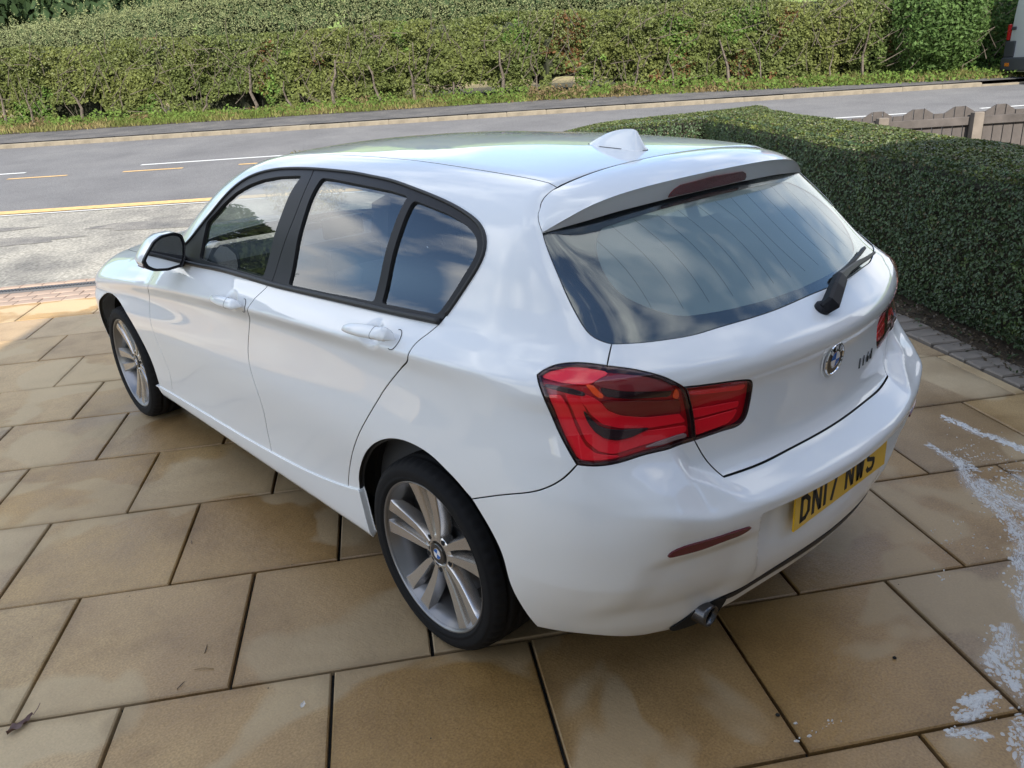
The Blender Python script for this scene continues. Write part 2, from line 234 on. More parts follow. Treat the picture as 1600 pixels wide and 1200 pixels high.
def glassmat(name,tint,refl=(1,1,1),f0=.045,rough=0.0,haze=0.):
    m=bpy.data.materials.new(name); m.use_nodes=True; t=m.node_tree; t.nodes.clear(); Lk=t.links.new; MATS[name]=m
    g=N(t,'NewGeometry'); dt=N(t,'VectorMath',operation='DOT_PRODUCT'); Lk(g.outputs['Incoming'],dt.inputs[0]); Lk(g.outputs['Normal'],dt.inputs[1])
    ab=N(t,'Math',operation='ABSOLUTE'); Lk(dt.outputs['Value'],ab.inputs[0]); om=N(t,'Math',operation='SUBTRACT',i_0=1.0); Lk(ab.outputs[0],om.inputs[1])
    pw=N(t,'Math',operation='POWER',i_1=5.0); Lk(om.outputs[0],pw.inputs[0]); ma=N(t,'Math',operation='MULTIPLY_ADD',i_1=1-f0,i_2=f0); Lk(pw.outputs[0],ma.inputs[0])
    tr=N(t,'BsdfTransparent'); tr.inputs[0].default_value=(*tint,1); gl=N(t,'BsdfGlossy',i_Roughness=rough); gl.inputs[0].default_value=(*refl,1)
    mi=N(t,'MixShader'); Lk(ma.outputs[0],mi.inputs[0]); Lk(tr.outputs[0],mi.inputs[1]); Lk(gl.outputs[0],mi.inputs[2])
    if haze:
        df=N(t,'BsdfDiffuse'); df.inputs[0].default_value=(.6,.66,.66,1); m3=N(t,'MixShader',i_0=haze); Lk(mi.outputs[0],m3.inputs[1]); Lk(df.outputs[0],m3.inputs[2]); mi=m3  # pale diffuse share paints a haze into the glass
    o=N(t,'OutputMaterial'); Lk(mi.outputs[0],o.inputs[0]); return m
def leafmat(name,rough=.5,trans=.25,spec=.35):
    m=bpy.data.materials.new(name); m.use_nodes=True; t=m.node_tree; b=t.nodes['Principled BSDF']; Lk=t.links.new; MATS[name]=m
    a=N(t,'Attribute',attribute_name='Col'); Lk(a.outputs['Color'],b.inputs['Base Color']); b.inputs['Roughness'].default_value=rough; b.inputs['Specular IOR Level'].default_value=spec
    tl=N(t,'BsdfTranslucent'); Lk(a.outputs['Color'],tl.inputs[0]); mi=N(t,'MixShader',i_0=trans); o=t.nodes['Material Output']
    Lk(b.outputs[0],mi.inputs[1]); Lk(tl.outputs[0],mi.inputs[2]); Lk(mi.outputs[0],o.inputs[0]); return m
# ------------------------------------------------------------------ objects
def empty(name,loc=(0,0,0),rz=0,label=None,cat=None,group=None,parent=None):
    o=bpy.data.objects.new(name,None); COL.objects.link(o); o.location=loc; o.rotation_euler=(0,0,rz); o.empty_display_size=.1
    tag(o,label,cat,group); o.parent=parent; return o
def tag(o,label=None,cat=None,group=None,kind=None):
    if label: o['label']=label
    if cat: o['category']=cat
    if group: o['group']=group
    if kind: o['kind']=kind
    return o
def mk(name,v,f,mat=None,parent=None,smooth=False,midx=None,normals=None,col=None,link=True):
    """mesh object from arrays; f is a list of faces or an (n,k) array"""
    me=bpy.data.meshes.new(name); v=np.asarray(v,np.float32)
    if isinstance(f,np.ndarray):
        k=f.shape[1]; n=len(f)
        me.vertices.add(len(v)); me.vertices.foreach_set('co',v.ravel()); me.loops.add(n*k); me.loops.foreach_set('vertex_index',f.astype(np.int32).ravel())
        me.polygons.add(n); me.polygons.foreach_set('loop_start',np.arange(0,n*k,k,dtype=np.int32)); me.update(calc_edges=True)
    else: me.from_pydata([tuple(map(float,p)) for p in v],[],[tuple(map(int,q)) for q in f]); me.update()
    if mat is not None:
        for m in (mat if isinstance(mat,(list,tuple)) else [mat]): me.materials.append(m)
    if midx is not None: me.polygons.foreach_set('material_index',np.asarray(midx,np.int32))
    me.polygons.foreach_set('use_smooth',np.full(len(me.polygons),bool(smooth)))
    if col is not None:
        ca=me.color_attributes.new('Col','FLOAT_COLOR','POINT'); c=np.ones((len(v),4),np.float32); c[:,:3]=col; ca.data.foreach_set('color',c.ravel())
    if normals is not None: me.normals_split_custom_set_from_vertices([tuple(map(float,n)) for n in normals])
    me.validate()
    o=bpy.data.objects.new(name,me)
    if link: COL.objects.link(o)
    if parent is not None: o.parent=parent
    return o
class MB:
    def __init__(s): s.v=[];s.f=[];s.m=[]
    def add(s,v,f,m=0):
        b=len(s.v); s.v+= [tuple(map(float,p)) for p in v]; s.f+=[tuple(i+b for i in q) for q in f]; s.m+=[m]*len(f); return s
    def box(s,lo,hi,m=0,bev=0):
        x0,y0,z0=lo;x1,y1,z1=hi
        if bev:
            b=bev; v=[];
            pts=[]
            for z,i in ((z0,b),(z0+b,0),(z1-b,0),(z1,b)):
                pts.append([(x0+i,y0+i,z),(x1-i,y0+i,z),(x1-i,y1-i,z),(x0+i,y1-i,z)])
            v=[p for r in pts for p in r]; f=[(3,2,1,0),(12,13,14,15)]
            for r in range(3):
                for k in range(4): a=r*4+k;bq=r*4+(k+1)%4; f.append((a,bq,bq+4,a+4))
            return s.add(v,f,m)
        v=[(x0,y0,z0),(x1,y0,z0),(x1,y1,z0),(x0,y1,z0),(x0,y0,z1),(x1,y0,z1),(x1,y1,z1),(x0,y1,z1)]
        return s.add(v,[(3,2,1,0),(4,5,6,7),(0,1,5,4),(1,2,6,5),(2,3,7,6),(3,0,4,7)],m)
    def tube(s,pts,rad,n=8,m=0,cap=True):
        pts=[Vector(p) for p in pts]; R=rad if isinstance(rad,(list,tuple)) else [rad]*len(pts); v=[];f=[]
        up=None
        for i,p in enumerate(pts):
            d=(pts[min(i+1,len(pts)-1)]-pts[max(i-1,0)]).normalized()
            if up is None: up=d.orthogonal().normalized()
            up=(up-d*up.dot(d)).normalized(); w=d.cross(up)
            for k in range(n): a=2*math.pi*k/n; v.append(p+(up*math.cos(a)+w*math.sin(a))*R[i])
        for i in range(len(pts)-1):
            for k in range(n): a=i*n+k;b=i*n+(k+1)%n; f.append((a,b,b+n,a+n))
        if cap: f.append(tuple(range(n-1,-1,-1))); f.append(tuple(range((len(pts)-1)*n,len(pts)*n)))
        return s.add(v,f,m)
    def lathe(s,prof,n=48,m=0,axis='x',closed=False):
        """profile of (axial, radius)"""
        v=[];f=[]
        for k in range(n):
            a=2*math.pi*k/n
            for x,r in prof: v.append((x,r*math.cos(a),r*math.sin(a)))
        P=len(prof)
        for k in range(n):
            for i in range(P-1 if not closed else P):
                a=k*P+i;b=k*P+(i+1)%P;c=((k+1)%n)*P+(i+1)%P;d=((k+1)%n)*P+i; f.append((a,d,c,b))
        return s.add(v,f,m)
    def prism(s,poly,z0,z1,m=0,fn=None):
        n=len(poly); v=[(x,y,z0) for x,y in poly]+[(x,y,z1) for x,y in poly]
        if fn: v=[fn(*p) for p in v]
        f=[tuple(range(n-1,-1,-1)),tuple(range(n,2*n))]+[(i,(i+1)%n,(i+1)%n+n,i+n) for i in range(n)]
        return s.add(v,f,m)
    def obj(s,name,mat,parent=None,smooth=False,link=True): return mk(name,s.v,s.f,mat,parent,smooth,s.m,link=link)
def autosmooth(o,deg=35):
    me=o.data; me.polygons.foreach_set('use_smooth',np.ones(len(me.polygons),bool))
    bm=bmesh.new(); bm.from_mesh(me)
    for e in bm.edges:
        if len(e.link_faces)==2 and e.calc_face_angle(0)>math.radians(deg): e.smooth=False
        elif len(e.link_faces)!=2: e.smooth=False
    bm.to_mesh(me); bm.free(); return o
def clone(o,parent=None):
    c=o.copy(); COL.objects.link(c)
    if parent is not None: c.parent=parent
    return c
def noise3(P,scale,seed=0,oct=3):
    """cheap smooth value noise for arrays of points"""
    P=np.asarray(P,float)*scale; out=np.zeros(len(P)); amp=1;tot=0
    for o in range(oct):
        i=np.floor(P).astype(np.int64); f=P-i; f=f*f*(3-2*f); r=np.zeros(len(P))
        for dx in (0,1):
            for dy in (0,1):
                for dz in (0,1):
                    h=((i[:,0]+dx)*73856093^(i[:,1]+dy)*19349663^(i[:,2]+dz)*83492791^((seed+o)*2654435)) & 0x7fffffff
                    h=(h*1103515245+12345)&0x7fffffff; h=((h>>8)%65536)/65535.
                    r+=h*np.where(dx,f[:,0],1-f[:,0])*np.where(dy,f[:,1],1-f[:,1])*np.where(dz,f[:,2],1-f[:,2])
        out+=amp*r; tot+=amp; amp*=.5; P=P*2.03
    return out/tot
def leaves(name,P,Nrm,size,col,mat,parent=None,tilt=.7,aspect=.55,fold=.25):
    """leaf-shaped quads (two folded triangles each side of the rib)"""
    n=len(P); d=Nrm+rng.normal(0,tilt,(n,3)); d/=np.linalg.norm(d,axis=1)[:,None]
    a=rng.normal(0,1,(n,3)); a-=d*(a*d).sum(1)[:,None]; a/=np.linalg.norm(a,axis=1)[:,None]; b=np.cross(d,a)
    s=(size*(.6+.8*rng.random(n)))[:,None] if np.ndim(size) else (size*(.6+.8*rng.random(n)))[:,None]
    v=np.empty((n,4,3)); v[:,0]=P-a*s*.5; v[:,2]=P+a*s*.5; v[:,1]=P+b*s*.5*aspect+d*s*fold*.3; v[:,3]=P-b*s*.5*aspect+d*s*fold*.3
    f=np.arange(n*4).reshape(n,4); c=np.repeat(col,4,0)
    return mk(name,v.reshape(-1,3),f,mat,parent,False,col=c)
# ------------------------------------------------------------------ road frame: t along the road, n across it, away from the house
TD=np.array([math.cos(math.radians(-41)),math.sin(math.radians(-41))]); ND=np.array([math.cos(math.radians(49)),math.sin(math.radians(49))])
def zg(n):
    n=np.asarray(n,float); return np.interp(n,[-100,4.72,22,60,85,500],[0,0,.95,2.2,4.0,80.])
def tn(t,n,h=0.):
    t=np.asarray(t,float);n=np.asarray(n,float); return np.stack([t*TD[0]+n*ND[0],t*TD[1]+n*ND[1],zg(n)+h+0*t],-1)
def tnp(t,n,h=0.): return tuple(float(a) for a in tn(t,n,h))

# ------------------------------------------------------------------ setting materials
def mat_slab():
    m,t,b,Lk=nodes('buff_stone_slab'); g=N(t,'NewGeometry'); oi=N(t,'ObjectInfo')
    base=ramp(t,[(0,(.43,.268,.10)),(.2,(.50,.345,.165)),(.4,(.39,.285,.175)),(.6,(.47,.305,.128)),(.8,(.53,.375,.20)),(1,(.40,.25,.10))]); Lk(oi.outputs['Random'],base.inputs[0])
    n1=N(t,'TexNoise',i_Scale=3.2,i_Detail=8.,i_Roughness=.62); Lk(g.outputs['Position'],n1.inputs[0])
    r1=ramp(t,[(.28,(.72,.68,.64)),(.5,(1,1,1)),(.75,(1.12,1.12,1.14))]); Lk(n1.outputs[0],r1.inputs[0])
    m1=N(t,'MixRGB',blend_type='MULTIPLY',i_0=1.); Lk(base.outputs[0],m1.inputs[1]); Lk(r1.outputs[0],m1.inputs[2])
    nf=N(t,'TexNoise',i_Scale=150.,i_Detail=3.); Lk(g.outputs['Position'],nf.inputs[0]); rf=ramp(t,[(.3,(.76,.74,.72)),(.7,(1.16,1.16,1.16))]); Lk(nf.outputs[0],rf.inputs[0])
    m2=N(t,'MixRGB',blend_type='MULTIPLY',i_0=1.); Lk(m1.outputs[0],m2.inputs[1]); Lk(rf.outputs[0],m2.inputs[2])
    # dry pale patches left after the wash, wet stone elsewhere
    n2=N(t,'TexNoise',i_Scale=1.5,i_Detail=3.,i_Roughness=.45,i_Distortion=.5); mp=N(t,'Mapping'); mp.inputs['Location'].default_value=(3.1,1.4,0); Lk(g.outputs['Position'],mp.inputs[0]); Lk(mp.outputs[0],n2.inputs[0])
    wet=ramp(t,[(.535,(0,0,0)),(.560,(1,1,1))]); Lk(n2.outputs[0],wet.inputs[0])
    pale=N(t,'MixRGB',i_2=(.56,.445,.285,1)); sc=N(t,'Math',operation='MULTIPLY',i_1=.62); Lk(wet.outputs[0],sc.inputs[0]); Lk(sc.outputs[0],pale.inputs[0]); Lk(m2.outputs[0],pale.inputs[1])
    # dark damp rim that follows the joints (object space is the slab itself)
    tc=N(t,'TexCoord'); sp=N(t,'SeparateXYZ'); Lk(tc.outputs['Object'],sp.inputs[0])
    ax=N(t,'Math',operation='ABSOLUTE');ay=N(t,'Math',operation='ABSOLUTE'); Lk(sp.outputs[0],ax.inputs[0]); Lk(sp.outputs[1],ay.inputs[0])
    mxx=N(t,'Math',operation='MAXIMUM'); Lk(ax.outputs[0],mxx.inputs[0]); Lk(ay.outputs[0],mxx.inputs[1])
    n3=N(t,'TexNoise',i_Scale=5.,i_Detail=4.); Lk(g.outputs['Position'],n3.inputs[0]); ad=N(t,'Math',operation='MULTIPLY_ADD',i_1=.10,i_2=-.05); Lk(n3.outputs[0],ad.inputs[0]); sm=N(t,'Math',operation='ADD'); Lk(mxx.outputs[0],sm.inputs[0]); Lk(ad.outputs[0],sm.inputs[1])
    er=ramp(t,[(.262,(0,0,0)),(.315,(.62,.62,.62))]); Lk(sm.outputs[0],er.inputs[0])
    ed=N(t,'MixRGB',blend_type='MULTIPLY',i_2=(.60,.58,.55,1)); Lk(er.outputs[0],ed.inputs[0]); Lk(pale.outputs[0],ed.inputs[1]);     mpw=N(t,'Mapping',vector_type='POINT'); mpw.inputs['Location'].default_value=(-.10,-.115,0); mpw.inputs['Scale'].default_value=(.40,.29,0); Lk(g.outputs['Position'],mpw.inputs[0]); ln=N(t,'VectorMath',operation='LENGTH'); Lk(mpw.outputs[0],ln.inputs[0])
    nw=N(t,'TexNoise',i_Scale=1.9,i_Detail=5.,i_Roughness=.55); Lk(g.outputs['Position'],nw.inputs[0]); wa=N(t,'Math',operation='MULTIPLY_ADD',i_1=1.1,i_2=-.55); Lk(nw.outputs[0],wa.inputs[0]); ws=N(t,'Math',operation='ADD'); Lk(ln.outputs['Value'],ws.inputs[0]); Lk(wa.outputs[0],ws.inputs[1])
    soak_shade=ramp(t,[(.62,(1,1,1)),(.92,(.0,.0,.0))]); Lk(ws.outputs[0],soak_shade.inputs[0])  # wash-wet stone round the car, also standing in for the shade under it
    sk=N(t,'MixRGB',blend_type='MULTIPLY',i_2=(.74,.69,.63,1)); Lk(soak_shade.outputs[0],sk.inputs[0]); Lk(ed.outputs[0],sk.inputs[1]); Lk(sk.outputs[0],b.inputs['Base Color'])
    rr=N(t,'MapRange',i_3=.55,i_4=.88); Lk(wet.outputs[0],rr.inputs[0]); r2=N(t,'MapRange',i_3=1.0,i_4=.60); Lk(soak_shade.outputs[0],r2.inputs[0]); rm=N(t,'Math',operation='MULTIPLY'); Lk(rr.outputs[0],rm.inputs[0]); Lk(r2.outputs[0],rm.inputs[1]); Lk(rm.outputs[0],b.inputs['Roughness'])
    wv=N(t,'TexWave',i_Scale=42.,i_Distortion=1.2,i_Detail=2.); wv.bands_direction='DIAGONAL'; Lk(tc.outputs['Object'],wv.inputs[0])
    nb=N(t,'TexNoise',i_Scale=30.,i_Detail=9.,i_Roughness=.68); Lk(g.outputs['Position'],nb.inputs[0]); sb=N(t,'Math',operation='MULTIPLY_ADD',i_1=.025); Lk(wv.outputs[0],sb.inputs[0]); Lk(nb.outputs[0],sb.inputs[2])
    bp=N(t,'Bump',i_Strength=.6,i_Distance=.005); Lk(sb.outputs[0],bp.inputs['Height']); Lk(bp.outputs[0],b.inputs['Normal']); return m
def mat_ground(name,c0,c1,c2,s1,s2,rough=.9,bump=.4,dist=.006):
    m,t,b,Lk=nodes(name); g=N(t,'NewGeometry')
    n1=N(t,'TexNoise',i_Scale=s1,i_Detail=7.,i_Roughness=.6); n2=N(t,'TexNoise',i_Scale=s2,i_Detail=3.); Lk(g.outputs['Position'],n1.inputs[0]); Lk(g.outputs['Position'],n2.inputs[0])
    r=ramp(t,[(.3,c0),(.5,c1),(.72,c2)]); Lk(n1.outputs[0],r.inputs[0]); r2=ramp(t,[(.25,(.55,.55,.55)),(.5,(1,1,1)),(.74,(1.5,1.5,1.5))]); Lk(n2.outputs[0],r2.inputs[0])
    mm=N(t,'MixRGB',blend_type='MULTIPLY',i_0=1.); Lk(r.outputs[0],mm.inputs[1]); Lk(r2.outputs[0],mm.inputs[2]); Lk(mm.outputs[0],b.inputs['Base Color']); b.inputs['Roughness'].default_value=rough; b.inputs['Specular IOR Level'].default_value=.3
    bp=N(t,'Bump',i_Strength=bump,i_Distance=dist); Lk(n2.outputs[0],bp.inputs['Height']); Lk(bp.outputs[0],b.inputs['Normal']); return m
M_slab=mat_slab()
M_bed=mat_ground('dark_joint_bed',(.012,.012,.012),(.02,.02,.019),(.04,.038,.034),6,90)
M_tar=mat_ground('road_asphalt',(.125,.122,.123),(.152,.149,.149),(.182,.178,.174),.8,70)
M_pav=mat_ground('worn_footway_tarmac',(.15,.143,.13),(.27,.255,.22),(.37,.345,.29),1.1,34)
M_foot=mat_ground('dark_footway_tarmac',(.07,.068,.068),(.105,.10,.098),(.15,.14,.13),1.6,60)
M_soil=mat_ground('soil',(.03,.022,.014),(.06,.045,.03),(.11,.085,.055),9,60)
M_field=mat_ground('straw_field',(.20,.165,.075),(.27,.21,.10),(.22,.21,.075),.5,9)
M_hill=mat_ground('hill_pasture',(.10,.16,.03),(.17,.24,.05),(.26,.30,.08),.02,.6)
M_patch=mat_ground('tarmac_patch',(.12,.116,.11),(.18,.17,.155),(.25,.235,.205),3,60)
M_kerb=simple('kerb_concrete',(.20,.17,.125),.85,var=.2,vscale=7,bump=.3)
M_white=simple('road_paint_white',(.62,.62,.60),.6,var=.15,vscale=25)
M_yel=simple('road_paint_amber',(.62,.39,.15),.6,var=.2,vscale=14)
M_block=simple('grey_block_paver',(.22,.19,.16),.85,var=.3,vscale=3,bump=.4)
M_blockp=simple('pink_block_paver',(.34,.25,.19),.85,var=.25,vscale=3,bump=.4)
M_black=simple('black_plastic',(.018,.018,.020),.45)
# ------------------------------------------------------------------ ground
TT=np.array([-400,-120,-60,-30,-15,-8,0,8,15,30,60,120,400.])
def strip(name,nn,mat,dz,ts=TT):
    V=[];F=[]
    for t in ts:
        for n in nn: V.append(tnp(t,n,dz))
    k=len(nn)
    for i in range(len(ts)-1):
        for j in range(k-1): F.append((i*k+j,(i+1)*k+j,(i+1)*k+j+1,i*k+j+1))
    o=mk(name,V,F,mat); tag(o,kind='structure'); return o
strip('ground',[-400,-60,4.4,8.7,16.9,22,40,60,85,160,500],M_soil,-.06)
strip('pavement',[4.7,8.74],M_pav,-.012)
strip('road',[8.72,16.9],M_tar,-.008)
strip('footway',[17.02,19.2],M_foot,.10)
strip('verge',[19.15,23.],M_soil,.105)
strip('field',[22.5,40,60,85],M_field,.12)
strip('hill',[84,110,160,260,500],M_hill,.1)
def dome(name,cx,cy,r,h,mat):
    V=[];F=[]; 
    for i in range(9):
        for k in range(32): a=2*math.pi*k/32; q=r*math.cos(i*math.pi/16); V.append((cx+q*math.cos(a),cy+q*math.sin(a)*.8,h*math.sin(i*math.pi/16)+2))
    for i in range(8):
        for k in range(32): F.append((i*32+k,i*32+(k+1)%32,(i+1)*32+(k+1)%32,(i+1)*32+k))
    return tag(mk(name,V,F,mat,smooth=True),kind='structure')
dome('hill',130,330,170,58,M_hill)
# ------------------------------------------------------------------ the paved drive: slabs as pieces
SA=np.array([math.cos(math.radians(-32.085)),math.sin(math.radians(-32.085))]); SB=np.array([SA[1],-SA[0]])
A0,B0,SS,SLn=-1.9543,-1.3026,.6036,.6015
def sl(a,b): return a*SA+b*SB
drive=mk('driveway',[(*sl(a,b),-.022) for a,b in ((-9,-5.0),(2.45,-5.0),(2.45,6.5),(-9,6.5))],[(3,2,1,0)],M_bed); tag(drive,kind='structure')
def slab_mesh(w,h):
    b=MB(); b.box((-w/2,-h/2,-.045),(w/2,h/2,0),bev=.004); me=b.obj('paving_slab',M_slab,link=False).data; return me
full=slab_mesh(SLn-.0105,SS-.0105); cache={}
BR=2.33
def put_slab(a0,a1,k):
    w=a1-a0-.0105
    if w<.05: return
    if abs(a1-a0-SLn)<1e-6: me=full
    else:
        key=round(w,3); me=cache.setdefault(key,slab_mesh(w,SS-.0105))
    c=sl((a0+a1)/2,B0+(k+.5)*SS); o=bpy.data.objects.new('paving_slab',me); COL.objects.link(o); o.parent=drive
    o.location=(c[0],c[1],rng.normal(0,.0011)); o.rotation_euler=(rng.normal(0,.0012),rng.normal(0,.0012),math.radians(-32.085))
for k in range(-6,7):
    n0=-12 if k<2 else -8
    off=.5 if k%2 else 0.
    for n in range(n0,9):
        a0=A0+(n+off)*SLn; a1=min(a0+SLn,BR)
        if a1<=a0: continue
        c=sl((a0+a1)/2,B0+(k+.5)*SS); v=c-CAMP[:2]; fz=v@np.array([_f.x,_f.y])/math.hypot(_f.x,_f.y); rx=abs(v@np.array([_r.x,_r.y]))
        if fz<-.6 or rx>abs(fz)*.75+1.3: continue
        put_slab(a0,a1,k)
# block paver borders
def blocks(parent,mat,a0,a1,b0,b1,along,depth,stag):
    r=0; b=b0
    me=MB().box((-along/2+.003,-depth/2+.003,-.05),(along/2-.003,depth/2-.003,0),bev=.005).obj('block_paver',mat,link=False).data
    while b<b1-1e-6:
        a=a0-(stag if r%2 else 0)
        while a<a1:
            c=sl(a+along/2,b+depth/2); o=bpy.data.objects.new('block_paver',me); COL.objects.link(o); o.parent=parent
            o.location=(c[0],c[1],float(zg(c@ND))*.6+rng.normal(.001,.0015)); o.rotation_euler=(rng.normal(0,.006),rng.normal(0,.006),math.radians(-32.085)+rng.normal(0,.008)); a+=along
        b+=depth; r+=1
BF=B0-6*SS
bl=mk('paver_border',[(*sl(a,b),-.02) for a,b in ((-6,BF-.95),(2.5,BF-.95),(2.5,BF+.01),(-6,BF+.01))],[(3,2,1,0)],M_bed); tag(bl,kind='structure')
blocks(bl,M_blockp,-5.0,-2.2,BF-.49,BF-.005,.20,.1617,.1)
blocks(bl,M_blockp,-5.0,-2.2,BF-.80,BF-.62,.20,.10,.1)
bl2=mk('paver_border',[(*sl(a,b),-.02) for a,b in ((BR,-4.9),(BR+.34,-4.9),(BR+.34,4),(BR,4))],[(3,2,1,0)],M_bed); tag(bl2,kind='structure')
me=MB().box((-.095,-.0625,-.05),(.095,.0625,0),bev=.008).obj('block_paver',M_block,link=False).data
for i in range(26):
    for j in range(1):
        c=sl(BR+.105+j*.2,-2.2+i*.137+j*.06); o=bpy.data.objects.new('block_paver',me); COL.objects.link(o); o.parent=bl2
        o.location=(c[0],c[1],rng.normal(.010,.003)); o.rotation_euler=(rng.normal(0,.012),rng.normal(0,.012),math.radians(-32.085)+rng.normal(0,.03))
# soil strip and litter by the hedge
# ------------------------------------------------------------------ channel drain
dr=empty('channel_drain',(*sl(-3.4,BF-.555),.012),math.radians(-32.085),'narrow dark slotted drain channel across the mouth of the driveway','drain')
m_=MB(); m_.box((-1.9,-.062,-.05),(1.4,-.052,.004)).box((-1.9,.052,-.05),(1.4,.062,.004)).box((-1.9,-.05,-.05),(1.4,.05,-.035)); m_.obj('channel_body',simple('drain_grey',(.10,.10,.105),.6),dr)
m_=MB(); 
for i in range(110): x=-1.88+i*.0297; m_.box((x,-.05,-.016),(x+.014,.05,.002))
m_.box((-1.9,-.006,-.016),(1.4,.006,.0045)); g=m_.obj('slotted_grating',simple('drain_iron',(.055,.057,.062),.5,.4),dr)
# ------------------------------------------------------------------ kerb stones (each a piece), road markings
kb=mk('kerb',[tnp(t,n,-.02) for t,n in ((-30,16.88),(40,16.88),(40,17.03),(-30,17.03))],[(0,1,2,3)],M_kerb); tag(kb,kind='structure')
kme=MB().box((-.455,-.065,-.10),(.455,.065,.085),bev=.012).obj('kerb_stone',M_kerb,link=False).data
for i in range(46):
    t=-16.2+i*.915; o=bpy.data.objects.new('kerb_stone',kme); COL.objects.link(o); o.parent=kb
    dip=.0 if t<11 else -.05
    o.location=tnp(t,16.95,dip+rng.normal(0,.003)); o.rotation_euler=(math.atan(.055),0,math.radians(-41)+rng.normal(0,.003))
def marking(name,t0,t1,n0,n1,w,mat,label,cat,group):
    ts=np.linspace(t0,t1,6); V=[];F=[]
    for i,t in enumerate(ts):
        n=n0+(n1-n0)*(t-t0)/(t1-t0)
        for s in (-.5,.5): V.append(tnp(t,n+s*w,-.003))
    for i in range(5): F.append((2*i,2*i+2,2*i+3,2*i+1))
    o=mk(name,V,F,mat); tag(o,kind='structure'); return o
for t0 in (-15.3,-13.2,-11.15,-9.1,-7.05,-5.0): marking('amber_dash',t0,t0+1.06,12.02,12.02,.10,M_yel,'','','')
for t0,t1,n0,n1 in ((-12,-9.13,12.6,12.68),(-7.02,-4.2,12.74,12.80),(-2.1,.7,12.85,12.9),(2.8,4.4,12.95,13.0),(5.5,7.32,13.08,13.11),(8.7,11.4,13.17,13.24),(13.2,16,13.3,13.4)): marking('white_dash',t0,t1,n0,n1,.11,M_white,'','','')
marking('amber_edge_line',-16,6,8.63,9.05,.23,M_yel,'','','')
marking('white_edge_line',-8.0,0,8.57,8.75,.05,M_white,'','','')
# dark repaired strips in the near footway
for (t,n,w,h,a) in ((-8.6,6.0,1.3,.28,.1),(-7.6,7.7,2.6,.38,-.05),(-6.6,6.9,2.2,.5,.08),(-9.4,7.9,1.8,.25,0),(-4.6,7.4,1.8,.5,-.1)):
    V=[];k=18
    for i in range(k):
        q=2*math.pi*i/k; r=1+.35*(rng.random()-.5); x=math.cos(q)*w/2*r; y=math.sin(q)*h/2*r
        V.append(tnp(t+x*math.cos(a)-y*math.sin(a),n+y*math.cos(a)+x*math.sin(a),-.0075))
    tag(mk('tarmac_patch',V,[tuple(range(k))],M_patch),kind='structure')
# ------------------------------------------------------------------ near clipped hedge (side run along the drive, return run along the front)
M_leafd=leafmat('privet_leaf',.42,.18,.5); M_twig=simple('twig',(.075,.05,.03),.9,var=.3,vscale=20); M_core=simple('hedge_dark_core',(.030,.028,.016),1.0,var=.4,vscale=30,bump=.5,bscale=40)  # hedge core is a solid mass, shade between leaves put into its dark colour
HD=np.array([.592,.806]); HN=np.array([.806,-.592])
def hedge_run(P0,dr,nrm,Ln,depth,h0,h1,ends,dens):
    """returns leaf points, normals and the core box verts of one run: P0 foot of near face, dr along, nrm into the hedge"""
    pts=[];nm=[]
    def surf(s,d,z): return np.stack([P0[0]+s*dr[0]+d*nrm[0],P0[1]+s*dr[1]+d*nrm[1],z],-1)
    def top(s,d):
        q=(d/depth-.5)*2; h=h0+(h1-h0)*s/Ln
        e=np.ones_like(s)
        return h-.055*np.abs(q)**3+.03*(noise3(np.stack([s,d,0*s],-1),1.3,3)-.5)
    n=int(Ln*1.0*dens); s=rng.random(n)*Ln; zz=rng.random(n); zt=top(s,np.full(n,.02)); z=.03+zz*(zt-.0)
    bul=.05*noise3(np.stack([s,z*1.4,0*s],-1),2.2,5)+.02*rng.random(n)+.10*np.clip((.16-z)/.16,0,1)
    lip=.05*np.clip((z-(zt-.07))/.07,0,1)**2
    pts.append(surf(s,bul+lip,z)); nm.append(np.tile([-nrm[0],-nrm[1],.25],(n,1)))
    n=int(Ln*depth*dens*1.05); s=rng.random(n)*Ln; d=rng.random(n)*depth; pts.append(surf(s,d,top(s,d)-.015*rng.random(n))); nm.append(np.tile([0,0,1.],(n,1)))
    n=int(Ln*.45*dens); s=rng.random(n)*Ln; z=.55+rng.random(n)*.45; z=z*top(s,np.full(n,depth)); pts.append(surf(s,depth-.04*rng.random(n),z)); nm.append(np.tile([nrm[0],nrm[1],.2],(n,1)))
    for e in ends:
        n=int(depth*dens); d=rng.random(n)*depth; s=np.full(n,e*Ln)+(.04*rng.random(n))*(1 if e==0 else -1); z=rng.random(n)*top(s,d); pts.append(surf(s,d,z)); nm.append(np.tile([dr[0]*(2*e-1),dr[1]*(2*e-1),.2],(n,1)))
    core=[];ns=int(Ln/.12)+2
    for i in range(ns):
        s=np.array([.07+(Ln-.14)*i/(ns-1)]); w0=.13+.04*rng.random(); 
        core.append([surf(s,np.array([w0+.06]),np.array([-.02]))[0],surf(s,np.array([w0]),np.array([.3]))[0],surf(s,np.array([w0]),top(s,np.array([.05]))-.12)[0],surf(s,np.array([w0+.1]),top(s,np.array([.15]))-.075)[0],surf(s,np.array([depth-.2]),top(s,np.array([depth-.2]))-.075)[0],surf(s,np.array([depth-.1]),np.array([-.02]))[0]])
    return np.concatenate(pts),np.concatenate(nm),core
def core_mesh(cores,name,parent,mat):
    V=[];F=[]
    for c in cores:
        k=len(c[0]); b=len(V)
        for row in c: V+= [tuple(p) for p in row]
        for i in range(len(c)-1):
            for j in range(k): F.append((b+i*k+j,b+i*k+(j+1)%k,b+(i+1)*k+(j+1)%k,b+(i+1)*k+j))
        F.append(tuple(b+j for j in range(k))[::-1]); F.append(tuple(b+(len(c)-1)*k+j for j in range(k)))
    return mk(name,V,F,mat,parent)
